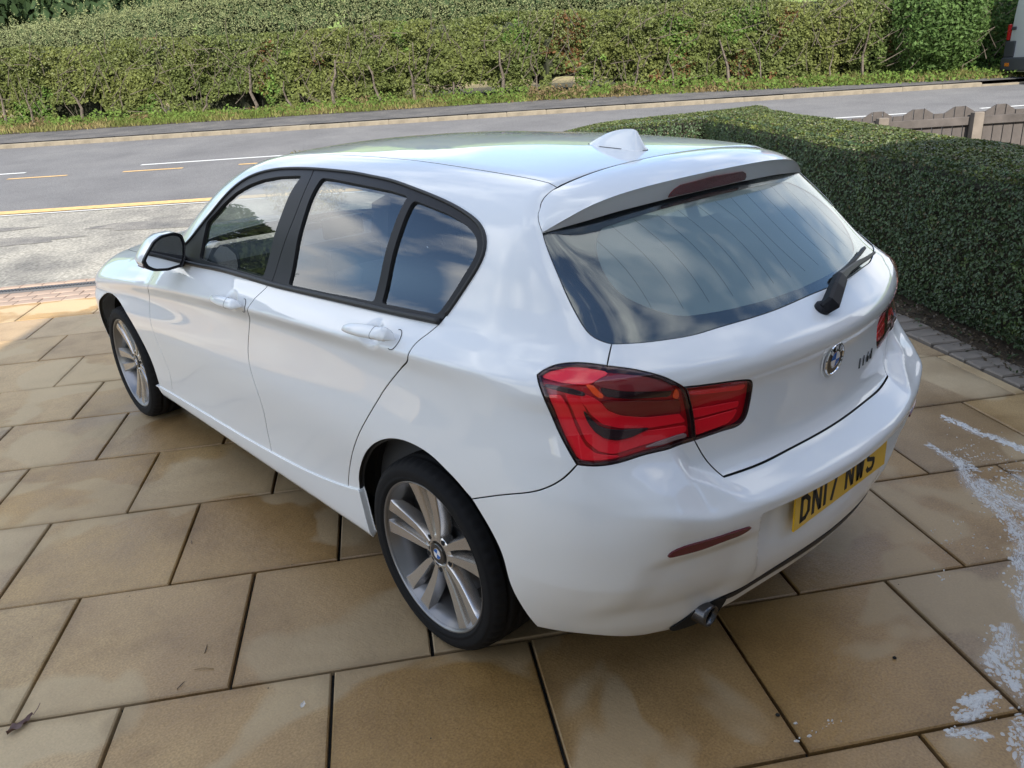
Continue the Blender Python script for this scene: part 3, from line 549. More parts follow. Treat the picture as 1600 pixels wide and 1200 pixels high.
S0=np.array([2.69,-.514])-HD*1.5; SLEN=1.5+5.43
p1,n1,c1_=hedge_run(S0,HD,HN,SLEN,.92,.955,1.08,(0,),6800)
RD_=-TD; p2,n2,c2_=hedge_run(np.array([5.95,3.80])+TD*.7,RD_,ND,2.7,.82,1.10,.97,(1,),6000)
pp=np.concatenate([p1,p2]); nn_=np.concatenate([n1,n2])
# rounded-off end of the return run
e=np.array([5.95,3.80])+TD*.7+RD_*2.7; de=(pp[:,:2]-e)@(-RD_); isn=((pp[:,:2]-e)@ND>-.1)&((pp[:,:2]-e)@ND<1.0)&(de<1.0)&(de>-.2)
k=np.where(isn,1-.12*np.clip(1-de/1.0,0,1)**2,1); pp[:,2]*=k
cn=noise3(pp,4.0,11); cf=rng.random(len(pp))[:,None]
col=np.array([.034,.070,.029])*(1-cn[:,None])+np.array([.082,.132,.050])*cn[:,None]; col=col*(.55+.9*cf)
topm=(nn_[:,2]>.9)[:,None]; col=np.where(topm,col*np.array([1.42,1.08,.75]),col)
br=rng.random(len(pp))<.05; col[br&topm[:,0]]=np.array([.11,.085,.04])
yg=noise3(pp,7.,19)>.70; col[yg]*=np.array([1.5,1.35,.9]); dd=rng.random(len(pp))<.02; col[dd]=np.array([.15,.12,.055])
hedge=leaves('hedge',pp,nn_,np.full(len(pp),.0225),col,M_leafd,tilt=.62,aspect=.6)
tag(hedge,'neatly clipped low dark green box-shaped hedge running beside the driveway behind the white car','hedge')
core_mesh([c1_,c2_],'dark_core',hedge,M_core)
# soil, ground litter and dry leaves under the hedge
so_=mk('soil_strip',[(*(S0+HD*s+HN*d),.0+.02*(d>0)) for s,d in ((-.2,-.14),(7.0,-.14),(7.0,1.1),(-.2,1.1))],[(3,2,1,0)][::-1] and [(0,3,2,1)],M_soil); tag(so_,kind='structure'); so_.data.flip_normals() if so_.data.polygons[0].normal.z<0 else None
n=2000; s=rng.random(n)*6.5; d=-.16+.24*rng.random(n)**.6; P=np.stack([S0[0]+HD[0]*s+HN[0]*d,S0[1]+HD[1]*s+HN[1]*d,.012+.02*rng.random(n)],-1)
cc=np.array([.16,.12,.075])*(.35+.9*rng.random(n))[:,None]; cc[::5]=np.array([.05,.08,.025])
tag(leaves('leaf_litter',P,np.tile([0,0,1.],(n,1)),np.full(n,.022),cc,M_leafd,tilt=.5),kind='stuff')
# low shrub beyond the bonnet
def ball_bush(name,c,rx,ry,rz,n,size,ca,cb,mat,label,cat,seed,group=None,inner=.6,core=True):
    v=rng.normal(0,1,(n,3)); v/=np.linalg.norm(v,axis=1)[:,None]; r=inner+(1-inner)*rng.random(n)**.5; r*=.78+.5*noise3(v*1.3+seed,1.6,seed)
    P=np.array(c)+v*r[:,None]*np.array([rx,ry,rz]); k=noise3(P,2.2/max(rx,.5),seed+2)[:,None]; cl=(np.array(ca)*(1-k)+np.array(cb)*k)*(.6+.8*rng.random(n))[:,None]
    o=leaves(name,P,v,np.full(n,size),cl,mat); tag(o,label,cat,group); return o
sh=tn(-2.75,7.35)
ball_bush('shrub',(sh[0],sh[1],sh[2]+.34),.50,.40,.40,2600,.035,(.10,.085,.035),(.16,.15,.06),M_leafd,'low brownish shrub on the far pavement just beyond the bonnet of the white car','shrub',5)
# ------------------------------------------------------------------ wooden picket fence beyond the hedge
fr_=empty('picket_fence',tnp(3.6,6.75),math.radians(-41),'brown wooden picket fence with wave cut board tops behind the clipped hedge','fence')
M_fence=simple('weathered_fence_board',(.085,.073,.066),.85,var=.35,vscale=5,bump=.4,bscale=30); M_post=simple('pale_fence_post',(.165,.140,.115),.9,var=.25,vscale=6,bump=.3)
W_,gp=.104,.011; tops=[(.0,.0),(.0,.062),(.062,.062),(.062,.0)]
fm=[MB().prism([(0,-.15),(W_,-.15),(W_,.80+b),(0,.80+a)],0,.018,fn=lambda x,y,z:(x,z,y)).obj('fence_board',M_fence,link=False).data for a,b in tops]
for i in range(44):
    o=bpy.data.objects.new('fence_board',fm[i%4]); COL.objects.link(o); o.parent=fr_; o.location=(i*(W_+gp),.03,rng.normal(0,.003))
for z in (.66,.22):
    MB().box((-.1,-.012,z),(5.0,.026,z+.09),bev=.004).obj('rail',M_fence,fr_)
for i,x in enumerate((.30,1.36,2.42,3.48,4.54)): MB().box((x-.055,-.10,-.2),(x+.055,-.014,.80),bev=.008).obj('post',M_post,fr_)

# ------------------------------------------------------------------ big roadside hedge across the road
M_leafh=leafmat('hawthorn_leaf',.6,.38,.25); M_leafs=leafmat('shoot_leaf',.6,.45,.2); M_grass=leafmat('verge_grass',.7,.3,.15)
M_bark=simple('bark',(.105,.085,.066),.95,var=.4,vscale=14,bump=.5)
def foot(t): return np.interp(t,[-30,-14,-2,3,7,11,16,30],[20.6,20.4,19.9,19.3,18.6,17.9,17.5,17.2])
HF=tag(empty('roadside_hedge',tnp(0,20)),'tall overgrown mixed hedge with bare lower stems along the far side of the road','hedge')
def tnv(t,n,h): return tn(t,n,h)
# face leaves
n=120000; t=-17+rng.random(n)*31.5; h=rng.random(n)**.92; hz=2.12+.16*(noise3(np.stack([t,0*t,0*t],-1),.6,21)-.5)*2; z=h*hz
big=noise3(np.stack([t,z,0*t],-1),.85,31,3); fin=noise3(np.stack([t,z,0*t+4],-1),2.6,33,3)
depth=.9*(1-big)+.65*(1-fin)+.10*rng.random(n)+.30*np.clip((z-1.7)/.5,0,1)**2
keep=rng.random(n)<np.clip(2.2*(fin-.30)+.50,.04,1)*np.interp(z,[0,.35,.9,1.2],[.9,.8,.95,1.]) 
keep&=~((noise3(np.stack([t*1.6,z*.8,0*t+9],-1),.9,37,2)<.40)&(z<.62)&(z>.18)&(t<6))
t,z,depth,fin,big=t[keep],z[keep],depth[keep],fin[keep],big[keep]; n=len(t)
P=tnv(t,foot(t)+.1+depth,z); mixc=noise3(P,1.1,41)[:,None]; r=rng.random(n)[:,None]
col=np.array([.088,.125,.034])*(1-mixc)+np.array([.185,.20,.058])*mixc; col=col*(.6+.85*r)
redm=(noise3(P,.9,43)>.66)&(rng.random(n)<.30); col[redm]=np.array([.17,.085,.035])*(.6+.7*r[redm])
brg=(noise3(P,.8,45)>.70)&(rng.random(n)<.6); col[brg]=col[brg]*np.array([.85,1.2,.85])
rt=(np.clip((t-8.5)/2.5,0,1)*(rng.random(n)<.85))[:,None]; col=col*(1-rt)+rt*(np.array([.075,.145,.036])*(.6+.9*r))
nrm=np.tile([-ND[0],-ND[1],.35],(n,1))
leaves('foliage',P-np.array(HF.location),nrm,np.full(n,.085),col,M_leafh,HF,tilt=.75,aspect=.7)
# crown of the clipped part and the taller loose growth behind it
n=80000; t=-17+rng.random(n)*29; d=.5+3.1*rng.random(n); top=2.25+np.interp(t,[-17,-13,-10,-6,0,5,9,12],[.30,.50,.72,.95,1.0,.95,.55,.25])*np.clip((d-.4)/1.4,0,1)
shoot=noise3(np.stack([t*3.2,d*3.2,0*t],-1),1.0,51,2); z=top*(1-.45*rng.random(n)**1.7)+.35*np.clip(shoot-.55,0,1)*2*np.clip(d-.8,0,1)
P=tnv(t,foot(t)+d,z); k=noise3(P,1.3,53)[:,None]; r=rng.random(n)[:,None]
col=(np.array([.21,.235,.105])*(1-k)+np.array([.29,.31,.15])*k)*(.6+.8*r)
leaves('loose_shoots',P-np.array(HF.location),np.tile([-ND[0]*.4,-ND[1]*.4,.9],(n,1)),np.full(n,.052),col,M_leafs,HF,tilt=.9,aspect=.5)
# upright whips standing out of the crown
n=520; P=[];Cc=[]
for i in range(n):
    t0=-17+rng.random()*28; d0=.9+2.6*rng.random(); base=2.2+np.interp(t0,[-17,-13,-10,-6,0,5,9,12],[.2,.4,.62,.85,.9,.8,.4,.1]); hh=.25+.55*rng.random()**2; lean=rng.normal(0,.12,2)
    for q in np.linspace(0,1,16): P.append(tn(t0+lean[0]*q+rng.normal(0,.025),foot(t0)+d0+lean[1]*q,base+hh*q)); Cc.append(np.array([.23,.25,.11])*(.6+.8*rng.random()))
leaves('upright_shoots',np.array(P)-np.array(HF.location),np.tile([-ND[0]*.6,-ND[1]*.6,.5],(len(P),1)),np.full(len(P),.06),np.array(Cc),M_leafs,HF,tilt=.9,aspect=.5)
# stems and bare twigs
mb=MB()
for i in range(26):
    t0=-16.5+i*1.16+rng.normal(0,.12); n0=float(foot(t0))+.45+rng.random()*.35; hh=.8+.7*rng.random(); p=[]
    lx,ly=rng.normal(0,.22),rng.normal(0,.12)
    for q in np.linspace(0,1,5): p.append(tnp(t0+lx*q+rng.normal(0,.05),n0+ly*q+rng.normal(0,.04),hh*q-.05))
    r0=.025+.05*rng.random()**2; mb.tube(p,[r0*(1-.7*q) for q in np.linspace(0,1,5)],5)
for i in range(480):
    t0=-16.5+rng.random()*29; n0=float(foot(t0))+.12+rng.random()*.55; z0=.25+rng.random()*1.7; l=.25+.5*rng.random(); a=rng.normal(1.2,.7); b_=rng.normal(0,.3)
    mb.tube([tnp(t0+l*q*math.cos(a)+rng.normal(0,.02),n0-.15*q+b_*q*.3,z0+l*q*math.sin(a)) for q in (0,.5,1)],[.011,.008,.004],4,cap=False)
st=mb.obj('stems',M_bark,None); st.parent=HF; st.matrix_parent_inverse=Matrix.Translation(-Vector(HF.location))
# solid dark heart of the hedge, its inner shade put into the colour
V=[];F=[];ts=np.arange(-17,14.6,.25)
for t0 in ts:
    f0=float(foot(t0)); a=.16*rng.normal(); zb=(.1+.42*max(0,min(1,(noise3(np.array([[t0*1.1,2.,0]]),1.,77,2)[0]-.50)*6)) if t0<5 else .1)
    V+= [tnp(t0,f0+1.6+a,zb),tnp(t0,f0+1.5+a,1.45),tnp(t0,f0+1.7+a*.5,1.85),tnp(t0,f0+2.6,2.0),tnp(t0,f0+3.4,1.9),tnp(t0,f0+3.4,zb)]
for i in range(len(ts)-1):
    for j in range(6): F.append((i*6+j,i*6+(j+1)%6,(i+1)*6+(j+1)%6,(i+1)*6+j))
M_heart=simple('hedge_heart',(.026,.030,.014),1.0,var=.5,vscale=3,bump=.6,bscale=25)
ih=mk('dark_core',V,F,M_heart,None); ih.parent=HF; ih.matrix_parent_inverse=Matrix.Translation(-Vector(HF.location))
# verge grass
n=26000; t=-17+rng.random(n)*34; q=rng.random(n)**.75; nn0=np.minimum(19.1,foot(t)-.45); nn=nn0+q*(foot(t)+.7-nn0); hgt=.04+.16*rng.random(n)*np.interp(q,[0,.3,1],[.35,1,1.2])*(.4+1.2*noise3(np.stack([t,nn,0*t],-1),1.4,61))
k=noise3(np.stack([t,nn,0*t+3],-1),.8,63); cA=np.array([.13,.16,.04]);cB=np.array([.25,.20,.09]); mm=np.clip((k-.44)*4,0,1)[:,None]; col=(cA*(1-mm)+cB*mm)*(.6+.8*rng.random(n))[:,None]
b0=tn(t,nn,.10); an=rng.random(n)*6.28; dx=np.stack([np.cos(an),np.sin(an),0*an],-1); ln=rng.normal(0,.35,(n,2)); w=.012+.012*rng.random(n)
tip=b0+np.stack([ln[:,0]*hgt,ln[:,1]*hgt,hgt],-1); v=np.stack([b0-dx*w[:,None],b0+dx*w[:,None],tip],1).reshape(-1,3)
tag(mk('verge_grass',v,np.arange(n*3).reshape(n,3),M_grass,col=np.repeat(col,3,0)),kind='stuff')
n=9000; t=-17+rng.random(n)*32; nn=foot(t)-.75*rng.random(n)**2+.35*rng.random(n); z=.06+.5*rng.random(n)**1.6*noise3(np.stack([t,nn,0*t],-1),1.2,67); k=noise3(np.stack([t,z,0*t],-1),1.,65)
col=np.where((k>.62)[:,None],np.array([.16,.12,.06]),np.array([.11,.17,.035]))*(.6+.8*rng.random(n))[:,None]
tag(leaves('verge_weeds',tn(t,nn,z+.05),np.tile([-ND[0],-ND[1],.6],(n,1)),np.full(n,.085),col,M_grass,tilt=.8),kind='stuff')
# bright shrub at the right end of the far hedge
sb=tn(10.6,18.75)
ball_bush('shrub',(sb[0],sb[1],sb[2]+1.45),1.15,1.0,1.35,15000,.09,(.065,.12,.03),(.13,.21,.06),M_leafh,'tall bright green bush ending the far hedge beside the grey van','shrub',71,inner=.72)
# ------------------------------------------------------------------ far trees
M_leaft=leafmat('far_tree_leaf',.7,.2,.1)
def tree(t,n,h,r,dark,label,seed):
    p=tn(t,n); e=empty('tree',tuple(map(float,p)),0,label,'tree','trees beyond the roadside hedge')
    m=4200; v=rng.normal(0,1,(m,3)); v/=np.linalg.norm(v,axis=1)[:,None]; rr=(.72+.3*rng.random(m))*(.72+.6*noise3(v*2+seed,1.3,seed)); P=v*rr[:,None]*np.array([r,r,h*.42])+np.array([0,0,h*.58])
    k=noise3(P,.55,seed+1)[:,None]; a=np.array(dark); col=(a*(1-k)+a*np.array([2.1,1.9,1.6])*k)*(.7+.6*rng.random(m))[:,None]
    leaves('crown',P,v,np.full(m,.55),col,M_leaft,e,tilt=.7,aspect=.8)
    mb=MB().tube([(0,0,-.3),(0.05,0,h*.25),(0,.1,h*.6)],[.30,.22,.08],8)
    for a_ in range(5): mb.tube([(0,0,h*.28),(math.cos(a_*1.26)*r*.4,math.sin(a_*1.26)*r*.4,h*.55)],[.12,.04],6)
    mb.obj('trunk',M_bark,e)
lab=['dark broad tree showing over the hedge top at far left','dark rounded tree over the hedge, second from the left','dark tree over the hedge behind the tall pale shoots','dark low tree over the hedge left of the light green field','dark tree over the hedge right of the light green field','small dark tree over the hedge above the bonnet','dark tree over the middle of the hedge','dark tree above the white roof, over the hedge']
for i,(t,n,h,r) in enumerate(((-30,49,7.2,4.8),(-24,52,8.2,5.2),(-20.5,44,5.6,3.6),(-14.5,52,7.2,4.2),(-6.0,56,7.4,4.2),(-1.0,50,5.6,4.),(5,54,6.2,4.6),(12,52,5.6,4.5))): tree(t,n,h,r,(.022,.040,.018),lab[i],80+i)
# ------------------------------------------------------------------ houses
M_brick_=None
def brickmat(name,c1,c2,mort,sc=1.0):
    m,t,b,Lk=nodes(name); tc=N(t,'TexCoord'); br=N(t,'TexBrick',offset=.5); br.inputs['Scale'].default_value=1; br.inputs['Brick Width'].default_value=.225; br.inputs['Row Height'].default_value=.075; br.inputs['Mortar Size'].default_value=.010
    br.inputs['Color1'].default_value=(*c1,1);br.inputs['Color2'].default_value=(*c2,1);br.inputs['Mortar'].default_value=(*mort,1)
    sx=N(t,'SeparateXYZ'); Lk(tc.outputs['Object'],sx.inputs[0]); ad=N(t,'Math',operation='ADD'); Lk(sx.outputs[0],ad.inputs[0]); Lk(sx.outputs[1],ad.inputs[1]); cb=N(t,'CombineXYZ'); Lk(ad.outputs[0],cb.inputs[0]); Lk(sx.outputs[2],cb.inputs[1]); Lk(cb.outputs[0],br.inputs[0]); Lk(br.outputs[0],b.inputs['Base Color']); b.inputs['Roughness'].default_value=.9; return m
M_brick=brickmat('red_brick',(.30,.12,.075),(.22,.085,.06),(.36,.33,.29)); M_brick2=simple('pale_house_render',(.56,.54,.50),.9,var=.05,vscale=2)
M_slate=simple('grey_roof_slate',(.20,.205,.215),.7,var=.25,vscale=4,bump=.3); M_tile=simple('brown_roof_tile',(.16,.09,.065),.85,var=.3,vscale=5,bump=.4); M_upvc=simple('white_frame',(.75,.75,.74),.4)
M_hglass=simple('house_window_glass',(.02,.025,.03),.04,spec=.9); M_render=simple('cream_render',(.55,.50,.43),.9,var=.08,vscale=2)
def house(name,loc,rz,w,d,eave,ridge,wm,rm,label,wins=(),door=None,cat='house'):
    """front wall along local x at y=0 facing +y"""
    e=empty(name,loc,rz,label,cat)
    b=MB(); b.add([(0,0,-.5),(w,0,-.5),(w,-d,-.5),(0,-d,-.5),(0,0,eave),(w,0,eave),(w,-d,eave),(0,-d,eave),(0,-d/2,ridge-.12),(w,-d/2,ridge-.12)],[(0,1,5,4),(2,3,7,6),(1,2,6,9,5),(3,0,4,8,7)]); b.obj('wall',wm,e)
    o=.32; sl_=(ridge-eave)/(d/2); zo=eave-o*sl_; r=MB()
    for s in (0,1):
        y0,y1=(o,-d/2) if s==0 else (-d-o,-d/2)
        q=[(-.25,y0,zo),(w+.25,y0,zo),(w+.25,y1,ridge),(-.25,y1,ridge)]; up=[(x,y,z+.12) for x,y,z in q]
        r.add(q+up,[(0,1,2,3),(4,5,6,7),(0,1,5,4),(1,2,6,5),(2,3,7,6),(3,0,4,7)])
    ro=r.obj('roof',rm,e)
    MB().box((-.28,o-.02,zo-.10),(w+.28,o+.10,zo+.02),bev=.01).obj('gutter',M_upvc,e); MB().box((w*.72,-d*.5-.35,ridge-.5),(w*.72+.8,-d*.5+.35,ridge+1.2),bev=.02).obj('chimney',wm,ro)
    for (x,z,ww,hh) in wins:
        f=MB(); t_=.07
        for lo,hi in (((x,-.03,z),(x+ww,.04,z+t_)),((x,-.03,z+hh-t_),(x+ww,.04,z+hh)),((x,-.03,z+t_),(x+t_,.04,z+hh-t_)),((x+ww-t_,-.03,z+t_),(x+ww,.04,z+hh-t_)),((x+ww/2-.035,-.03,z+t_),(x+ww/2+.035,.035,z+hh-t_))): f.box(lo,hi)
        fo=f.obj('window',M_upvc,e); MB().box((x+t_,-.02,z+t_),(x+ww-t_,.012,z+hh-t_)).obj('pane',M_hglass,fo); MB().box((x-.06,-.02,z-.07),(x+ww+.06,.12,z-.002),bev=.008).obj('sill',M_upvc,fo)
    if door:
        x,ww=door; do=MB().box((x,-.02,0),(x+ww,.03,2.05),bev=.006).obj('door',simple('dark_door',(.05,.06,.08),.4),e); MB().tube([(x+.1,.05,1.0),(x+.1,.05,1.15)],.012).obj('handle',M_black,do)
    return e
# the house behind the photographer, whose shade lies over the drive
hz=math.atan2(SA[1],SA[0]); hx=np.array([-5.40,-2.0])
house('house',(hx[0],hx[1],0),hz,11.5,8.2,5.05,8.35,M_brick2,M_tile,'pale rendered house behind the viewer that shades the driveway',[(.9,.95,2.3,1.25),(.9,3.3,1.9,1.15),(4.2,3.3,1.3,1.15),(7.6,.95,2.6,1.25),(7.9,3.3,2.0,1.15)],(4.4,1.0))
house('house',(10.1,-4.4,0),hz,8.,8.,4.9,8.0,M_brick,M_tile,'red brick neighbouring house to the right of the viewer',[(.9,.95,2.0,1.2),(.9,3.2,1.8,1.1),(4.6,3.2,1.8,1.1)],(4.8,1.0))
# gables beyond the far hedge at the top right
def far_house(t,n,w,d,eave,ridge,wm,rm,label,wins=()):
    p=tn(t+w*0,n); e=house('house',(p[0],p[1],p[2]-.3),math.radians(-41+180),w,d,eave,ridge,wm,rm,label,wins); return e
far_house(15.4,24.2,3.4,6,4.2,6.2,M_brick,M_slate,'red brick house peeping over the far hedge near the top right corner')
far_house(19.8,24.6,4.2,6,2.55,3.9,M_render,M_slate,'low pale house with a grey roof beyond the far hedge at the top right')
# ------------------------------------------------------------------ van at the right edge
M_van=simple('silver_van_paint',(.62,.64,.67),.35,.35,coat=.6); M_vclad=simple('van_dark_cladding',(.045,.048,.055),.6); M_red=simple('red_lens',(.45,.012,.014),.15,coat=1); M_tyre=simple('tyre_rubber',(.011,.011,.012),.8,spec=.2,bump=.15,bscale=120)
M_orange=simple('orange_lens',(.6,.18,.02),.2,coat=1); M_wht=simple('white_plate',(.75,.75,.72),.5)
vp=tn(11.85,15.95); van=empty('delivery_van',tuple(map(float,vp)),math.radians(-41),'silver grey high roofed van with dark bumper parked on the road at right edge','van')
sec=[(.0,.30),(.0,.95),(.03,1.5),(.12,2.3),(.24,2.52),(.45,2.6)]
def vanbody():
    V=[];F=[]; xs=[0,.10,.35,3.6,4.4,5.0,5.25]
    hs=[1,1,1,1,.99,.72,.45]; ins=[.10,.03,0,0,.02,.08,.2]
    for i,x in enumerate(xs):
        ring=[]
        for y,z in sec: ring.append((x+(.02*z if i==0 else 0),y+ins[i],.35+(z-.30)*hs[i] if z>.95 else z))
        ring+= [(p[0],2.0-p[1],p[2]) for p in ring[::-1]]; V+=ring
    k=len(sec)*2
    for i in range(len(xs)-1):
        for j in range(k): F.append((i*k+j,i*k+(j+1)%k,(i+1)*k+(j+1)%k,(i+1)*k+j))
    F.append(tuple(range(k))); F.append(tuple(range((len(xs)-1)*k,len(xs)*k))[::-1])
    return V,F
v,f=vanbody(); bo=mk('body',v,f,M_van,van); autosmooth(bo,40)
bo.data.flip_normals()
MB().box((-.09,.03,.32),(.12,1.97,.62),bev=.03).obj('rear_bumper',M_vclad,van)
[MB().box((-.02,a,.62),(.4,b,.98),bev=.02).obj('corner_cladding',M_vclad,van) for a,b in ((-.012,.35),(1.65,2.012))]
for y in (-.012,1.965): MB().box((-.01,y,1.0),(.06,y+.047,1.35),bev=.01).obj('tail_light',M_red,van)
for y in (.25,1.62): MB().box((-.105,y,.42),(-.08,y+.16,.50),bev=.008).obj('reflector',M_orange,van)
dm=MB().box((.005,.985,.65),(.012,.997,2.4)); dm.box((.0,.25,1.0),(.03,.28,1.9)); dm.obj('door_gap',M_vclad,van)
for z in (1.22,1.95): MB().box((-.015,1.72,z),(.06,1.86,z+.07),bev=.01).obj('hinge',M_vclad,van)
MB().box((-.02,.86,1.15),(.02,.95,1.3),bev=.008).obj('door_handle',M_vclad,van); MB().box((-.03,.30,.80),(.0,.80,.92),bev=.004).obj('number_plate',M_wht,van)
wl=MB().lathe([(-.11,.2),(-.11,.30),(-.08,.335),(.08,.335),(.11,.30),(.11,.2)],28,0,closed=True).obj('wheel',M_tyre,link=False)
for x in (.95,4.35):
    for y in (.13,1.87):
        o=bpy.data.objects.new('wheel',wl.data); COL.objects.link(o); o.parent=van; o.location=(x,y,.335); o.rotation_euler=(0,0,math.pi/2)
        h=MB().lathe([(-.115,0.001),(-.115,.19),(.115,.19),(.115,.001)],24).obj('rim',M_vclad,o)

# tree on the far left that the front window mirrors
tp=tn(-12.9,7.2); te=empty('tree',tuple(map(float,tp)),0,'leafy street tree on the near pavement to the left of the driveway mouth','tree')
m=9000; v=rng.normal(0,1,(m,3)); v/=np.linalg.norm(v,axis=1)[:,None]; rr=(.6+.4*rng.random(m)**.6)*(.7+.6*noise3(v*2,1.3,93)); P=v*rr[:,None]*np.array([1.6,1.6,1.5])+np.array([0,0,3.0]); k=noise3(P,.8,94)[:,None]
leaves('crown',P,v,np.full(m,.16),(np.array([.035,.06,.018])*(1-k)+np.array([.08,.11,.03])*k)*(.6+.8*rng.random(m))[:,None],M_leafh,te,tilt=.8,aspect=.6); MB().tube([(0,0,-.2),(.05,0,1.6),(0,.1,3.4)],[.14,.11,.04],8).obj('trunk',M_bark,te)

# ================================================================== the car
M_paint=simple('white_car_paint',(.82,.835,.845),.45,coat=1.0,spec=.15); M_paint.node_tree.nodes['Principled BSDF'].inputs['Coat IOR'].default_value=1.62; M_paint.node_tree.nodes['Principled BSDF'].inputs['Coat Roughness'].default_value=.012
M_seal_shade=simple('black_seal_and_gap_shade',(.010,.010,.011),.6); M_seal2=simple('rubber_seal',(.012,.012,.013),.5); M_trim=simple('satin_black_trim',(.014,.0145,.018),.45,spec=.22); M_pil=simple('pillar_film_black',(.030,.032,.040),.38,spec=.4)
M_glass=glassmat('side_window_glass',(.66,.72,.73),f0=.165,haze=.006); M_rglass=glassmat('rear_window_glass',(.74,.82,.82),f0=.075,haze=.012); M_frit=simple('frit_black',(.020,.020,.026),.10,spec=.7,coat=.6)
M_int=simple('interior_charcoal',(.055,.057,.062),.75); M_seat=simple('seat_cloth',(.05,.05,.054),.9,bump=.3,bscale=200); M_head=simple('headliner_grey',(.42,.42,.41),.9); M_chrome=simple('chrome',(.75,.76,.78),.06,1.0)
M_alloy=simple('alloy_grey',(.64,.62,.60),.22,.9); M_alloy_shade=simple('alloy_gap_shade',(.26,.26,.27),.32,.85); M_disc=simple('brake_steel',(.17,.16,.155),.42,.8); M_dark=simple('dark_void',(.006,.006,.006),.9)  # darker alloy copy on the barrel puts shade between the spokes
M_rubber=MATS['tyre_rubber']; M_blue=simple('badge_blue',(.015,.12,.42),.25,coat=.5); M_bwhite=simple('badge_white',(.75,.75,.76),.25,coat=.5); M_bblack=simple('badge_black',(.012,.012,.014),.2,coat=.6)
M_plate=simple('yellow_plate',(.80,.48,.006),.35,coat=.4,var=.04); M_ink=simple('plate_black',(.012,.012,.013),.5); M_mirror=simple('mirror_glass',(.70,.72,.74),.02,1.0)
def resamp(P,h,smooth=True):
    P=np.asarray(P,float)
    if smooth and len(P)>2:
        Q=np.vstack([2*P[0]-P[1],P,2*P[-1]-P[-2]]); out=[]
        for i in range(1,len(Q)-2):
            t=np.linspace(0,1,24,endpoint=False)[:,None]; p0,p1,p2,p3=Q[i-1],Q[i],Q[i+1],Q[i+2]
            # centripetal-ish: damp tangents on uneven spacing
            a=np.linalg.norm(p1-p0)+1e-9;b=np.linalg.norm(p2-p1)+1e-9;c=np.linalg.norm(p3-p2)+1e-9
            m1=((p1-p0)/a*b+(p2-p1)/b*a)/(a+b)*b; m2=((p2-p1)/b*c+(p3-p2)/c*b)/(b+c)*b
            out.append((2*t**3-3*t*t+1)*p1+(t**3-2*t*t+t)*m1+(3*t*t-2*t**3)*p2+(t**3-t*t)*m2)
        P=np.vstack(out+[P[-1:]])
    d=np.r_[0,np.cumsum(np.linalg.norm(np.diff(P,axis=0),axis=1))]; n=max(2,int(round(d[-1]/h))+1)
    s=np.linspace(0,d[-1],n); return np.stack([np.interp(s,d,P[:,k]) for k in range(P.shape[1])],-1)
def smooth_pl(P,it):
    P=P.copy()
    for _ in range(it): P[1:-1]=.25*P[:-2]+.5*P[1:-1]+.25*P[2:]
    return P
HB=.009
def cur(n,sm=14): return smooth_pl(resamp(BK[n],HB),sm)
def near(C_,p): return int(np.argmin(np.linalg.norm(C_-np.asarray(p),axis=1)))
def cut(C_,a,b):
    i,j=near(C_,a),near(C_,b); return C_[i:j+1] if i<=j else C_[j:i+1][::-1]
def loop(*segs):
    P=np.vstack([np.atleast_2d(s) for s in segs]); k=[0]
    for i in range(1,len(P)):
        if np.linalg.norm(P[i]-P[k[-1]])>.0035: k.append(i)
    if np.linalg.norm(P[k[-1]]-P[k[0]])<.0035: k.pop()
    # fill long straight jumps
    Q=[];P=P[k]
    for i in range(len(P)):
        a,b=P[i],P[(i+1)%len(P)]; m=max(1,int(np.linalg.norm(b-a)/(HB*1.6)))
        for q in range(m): Q.append(a+(b-a)*q/m)
    return np.array(Q)
def area(P): x,y=P[:,0],P[:,1]; return .5*np.sum(x*np.roll(y,-1)-np.roll(x,-1)*y)
def inset(P,d):
    t=np.roll(P,-1,0)-np.roll(P,1,0); t/=np.linalg.norm(t,axis=1)[:,None]+1e-12; return P+np.stack([-t[:,1],t[:,0]],-1)*d
def inpoly(P,Q):
    x,y=Q[:,0],Q[:,1]; r=np.zeros(len(Q),bool); n=len(P)
    for i in range(n):
        x0,y0=P[i];x1,y1=P[(i+1)%n]
        if y0==y1: continue
        c=((y0>y)!=(y1>y)); r^=c&(x<(x1-x0)*(y-y0)/(y1-y0)+x0)
    return r
def topmap(x,y):
    o=np.stack([x,y,np.full_like(x,.62)],-1); d=np.tile([0,0,1.],(len(x),1)); return march(o,d,1.2)
def mapper(kind,uv): return uv2P(uv[:,0],uv[:,1]) if kind=='uv' else topmap(uv[:,0],uv[:,1])
def topz(w,y): return topmap(np.atleast_1d(np.array(w,float)),np.atleast_1d(np.array(y,float)))
def topuv(w,y): return P2uv(topz(w,y))
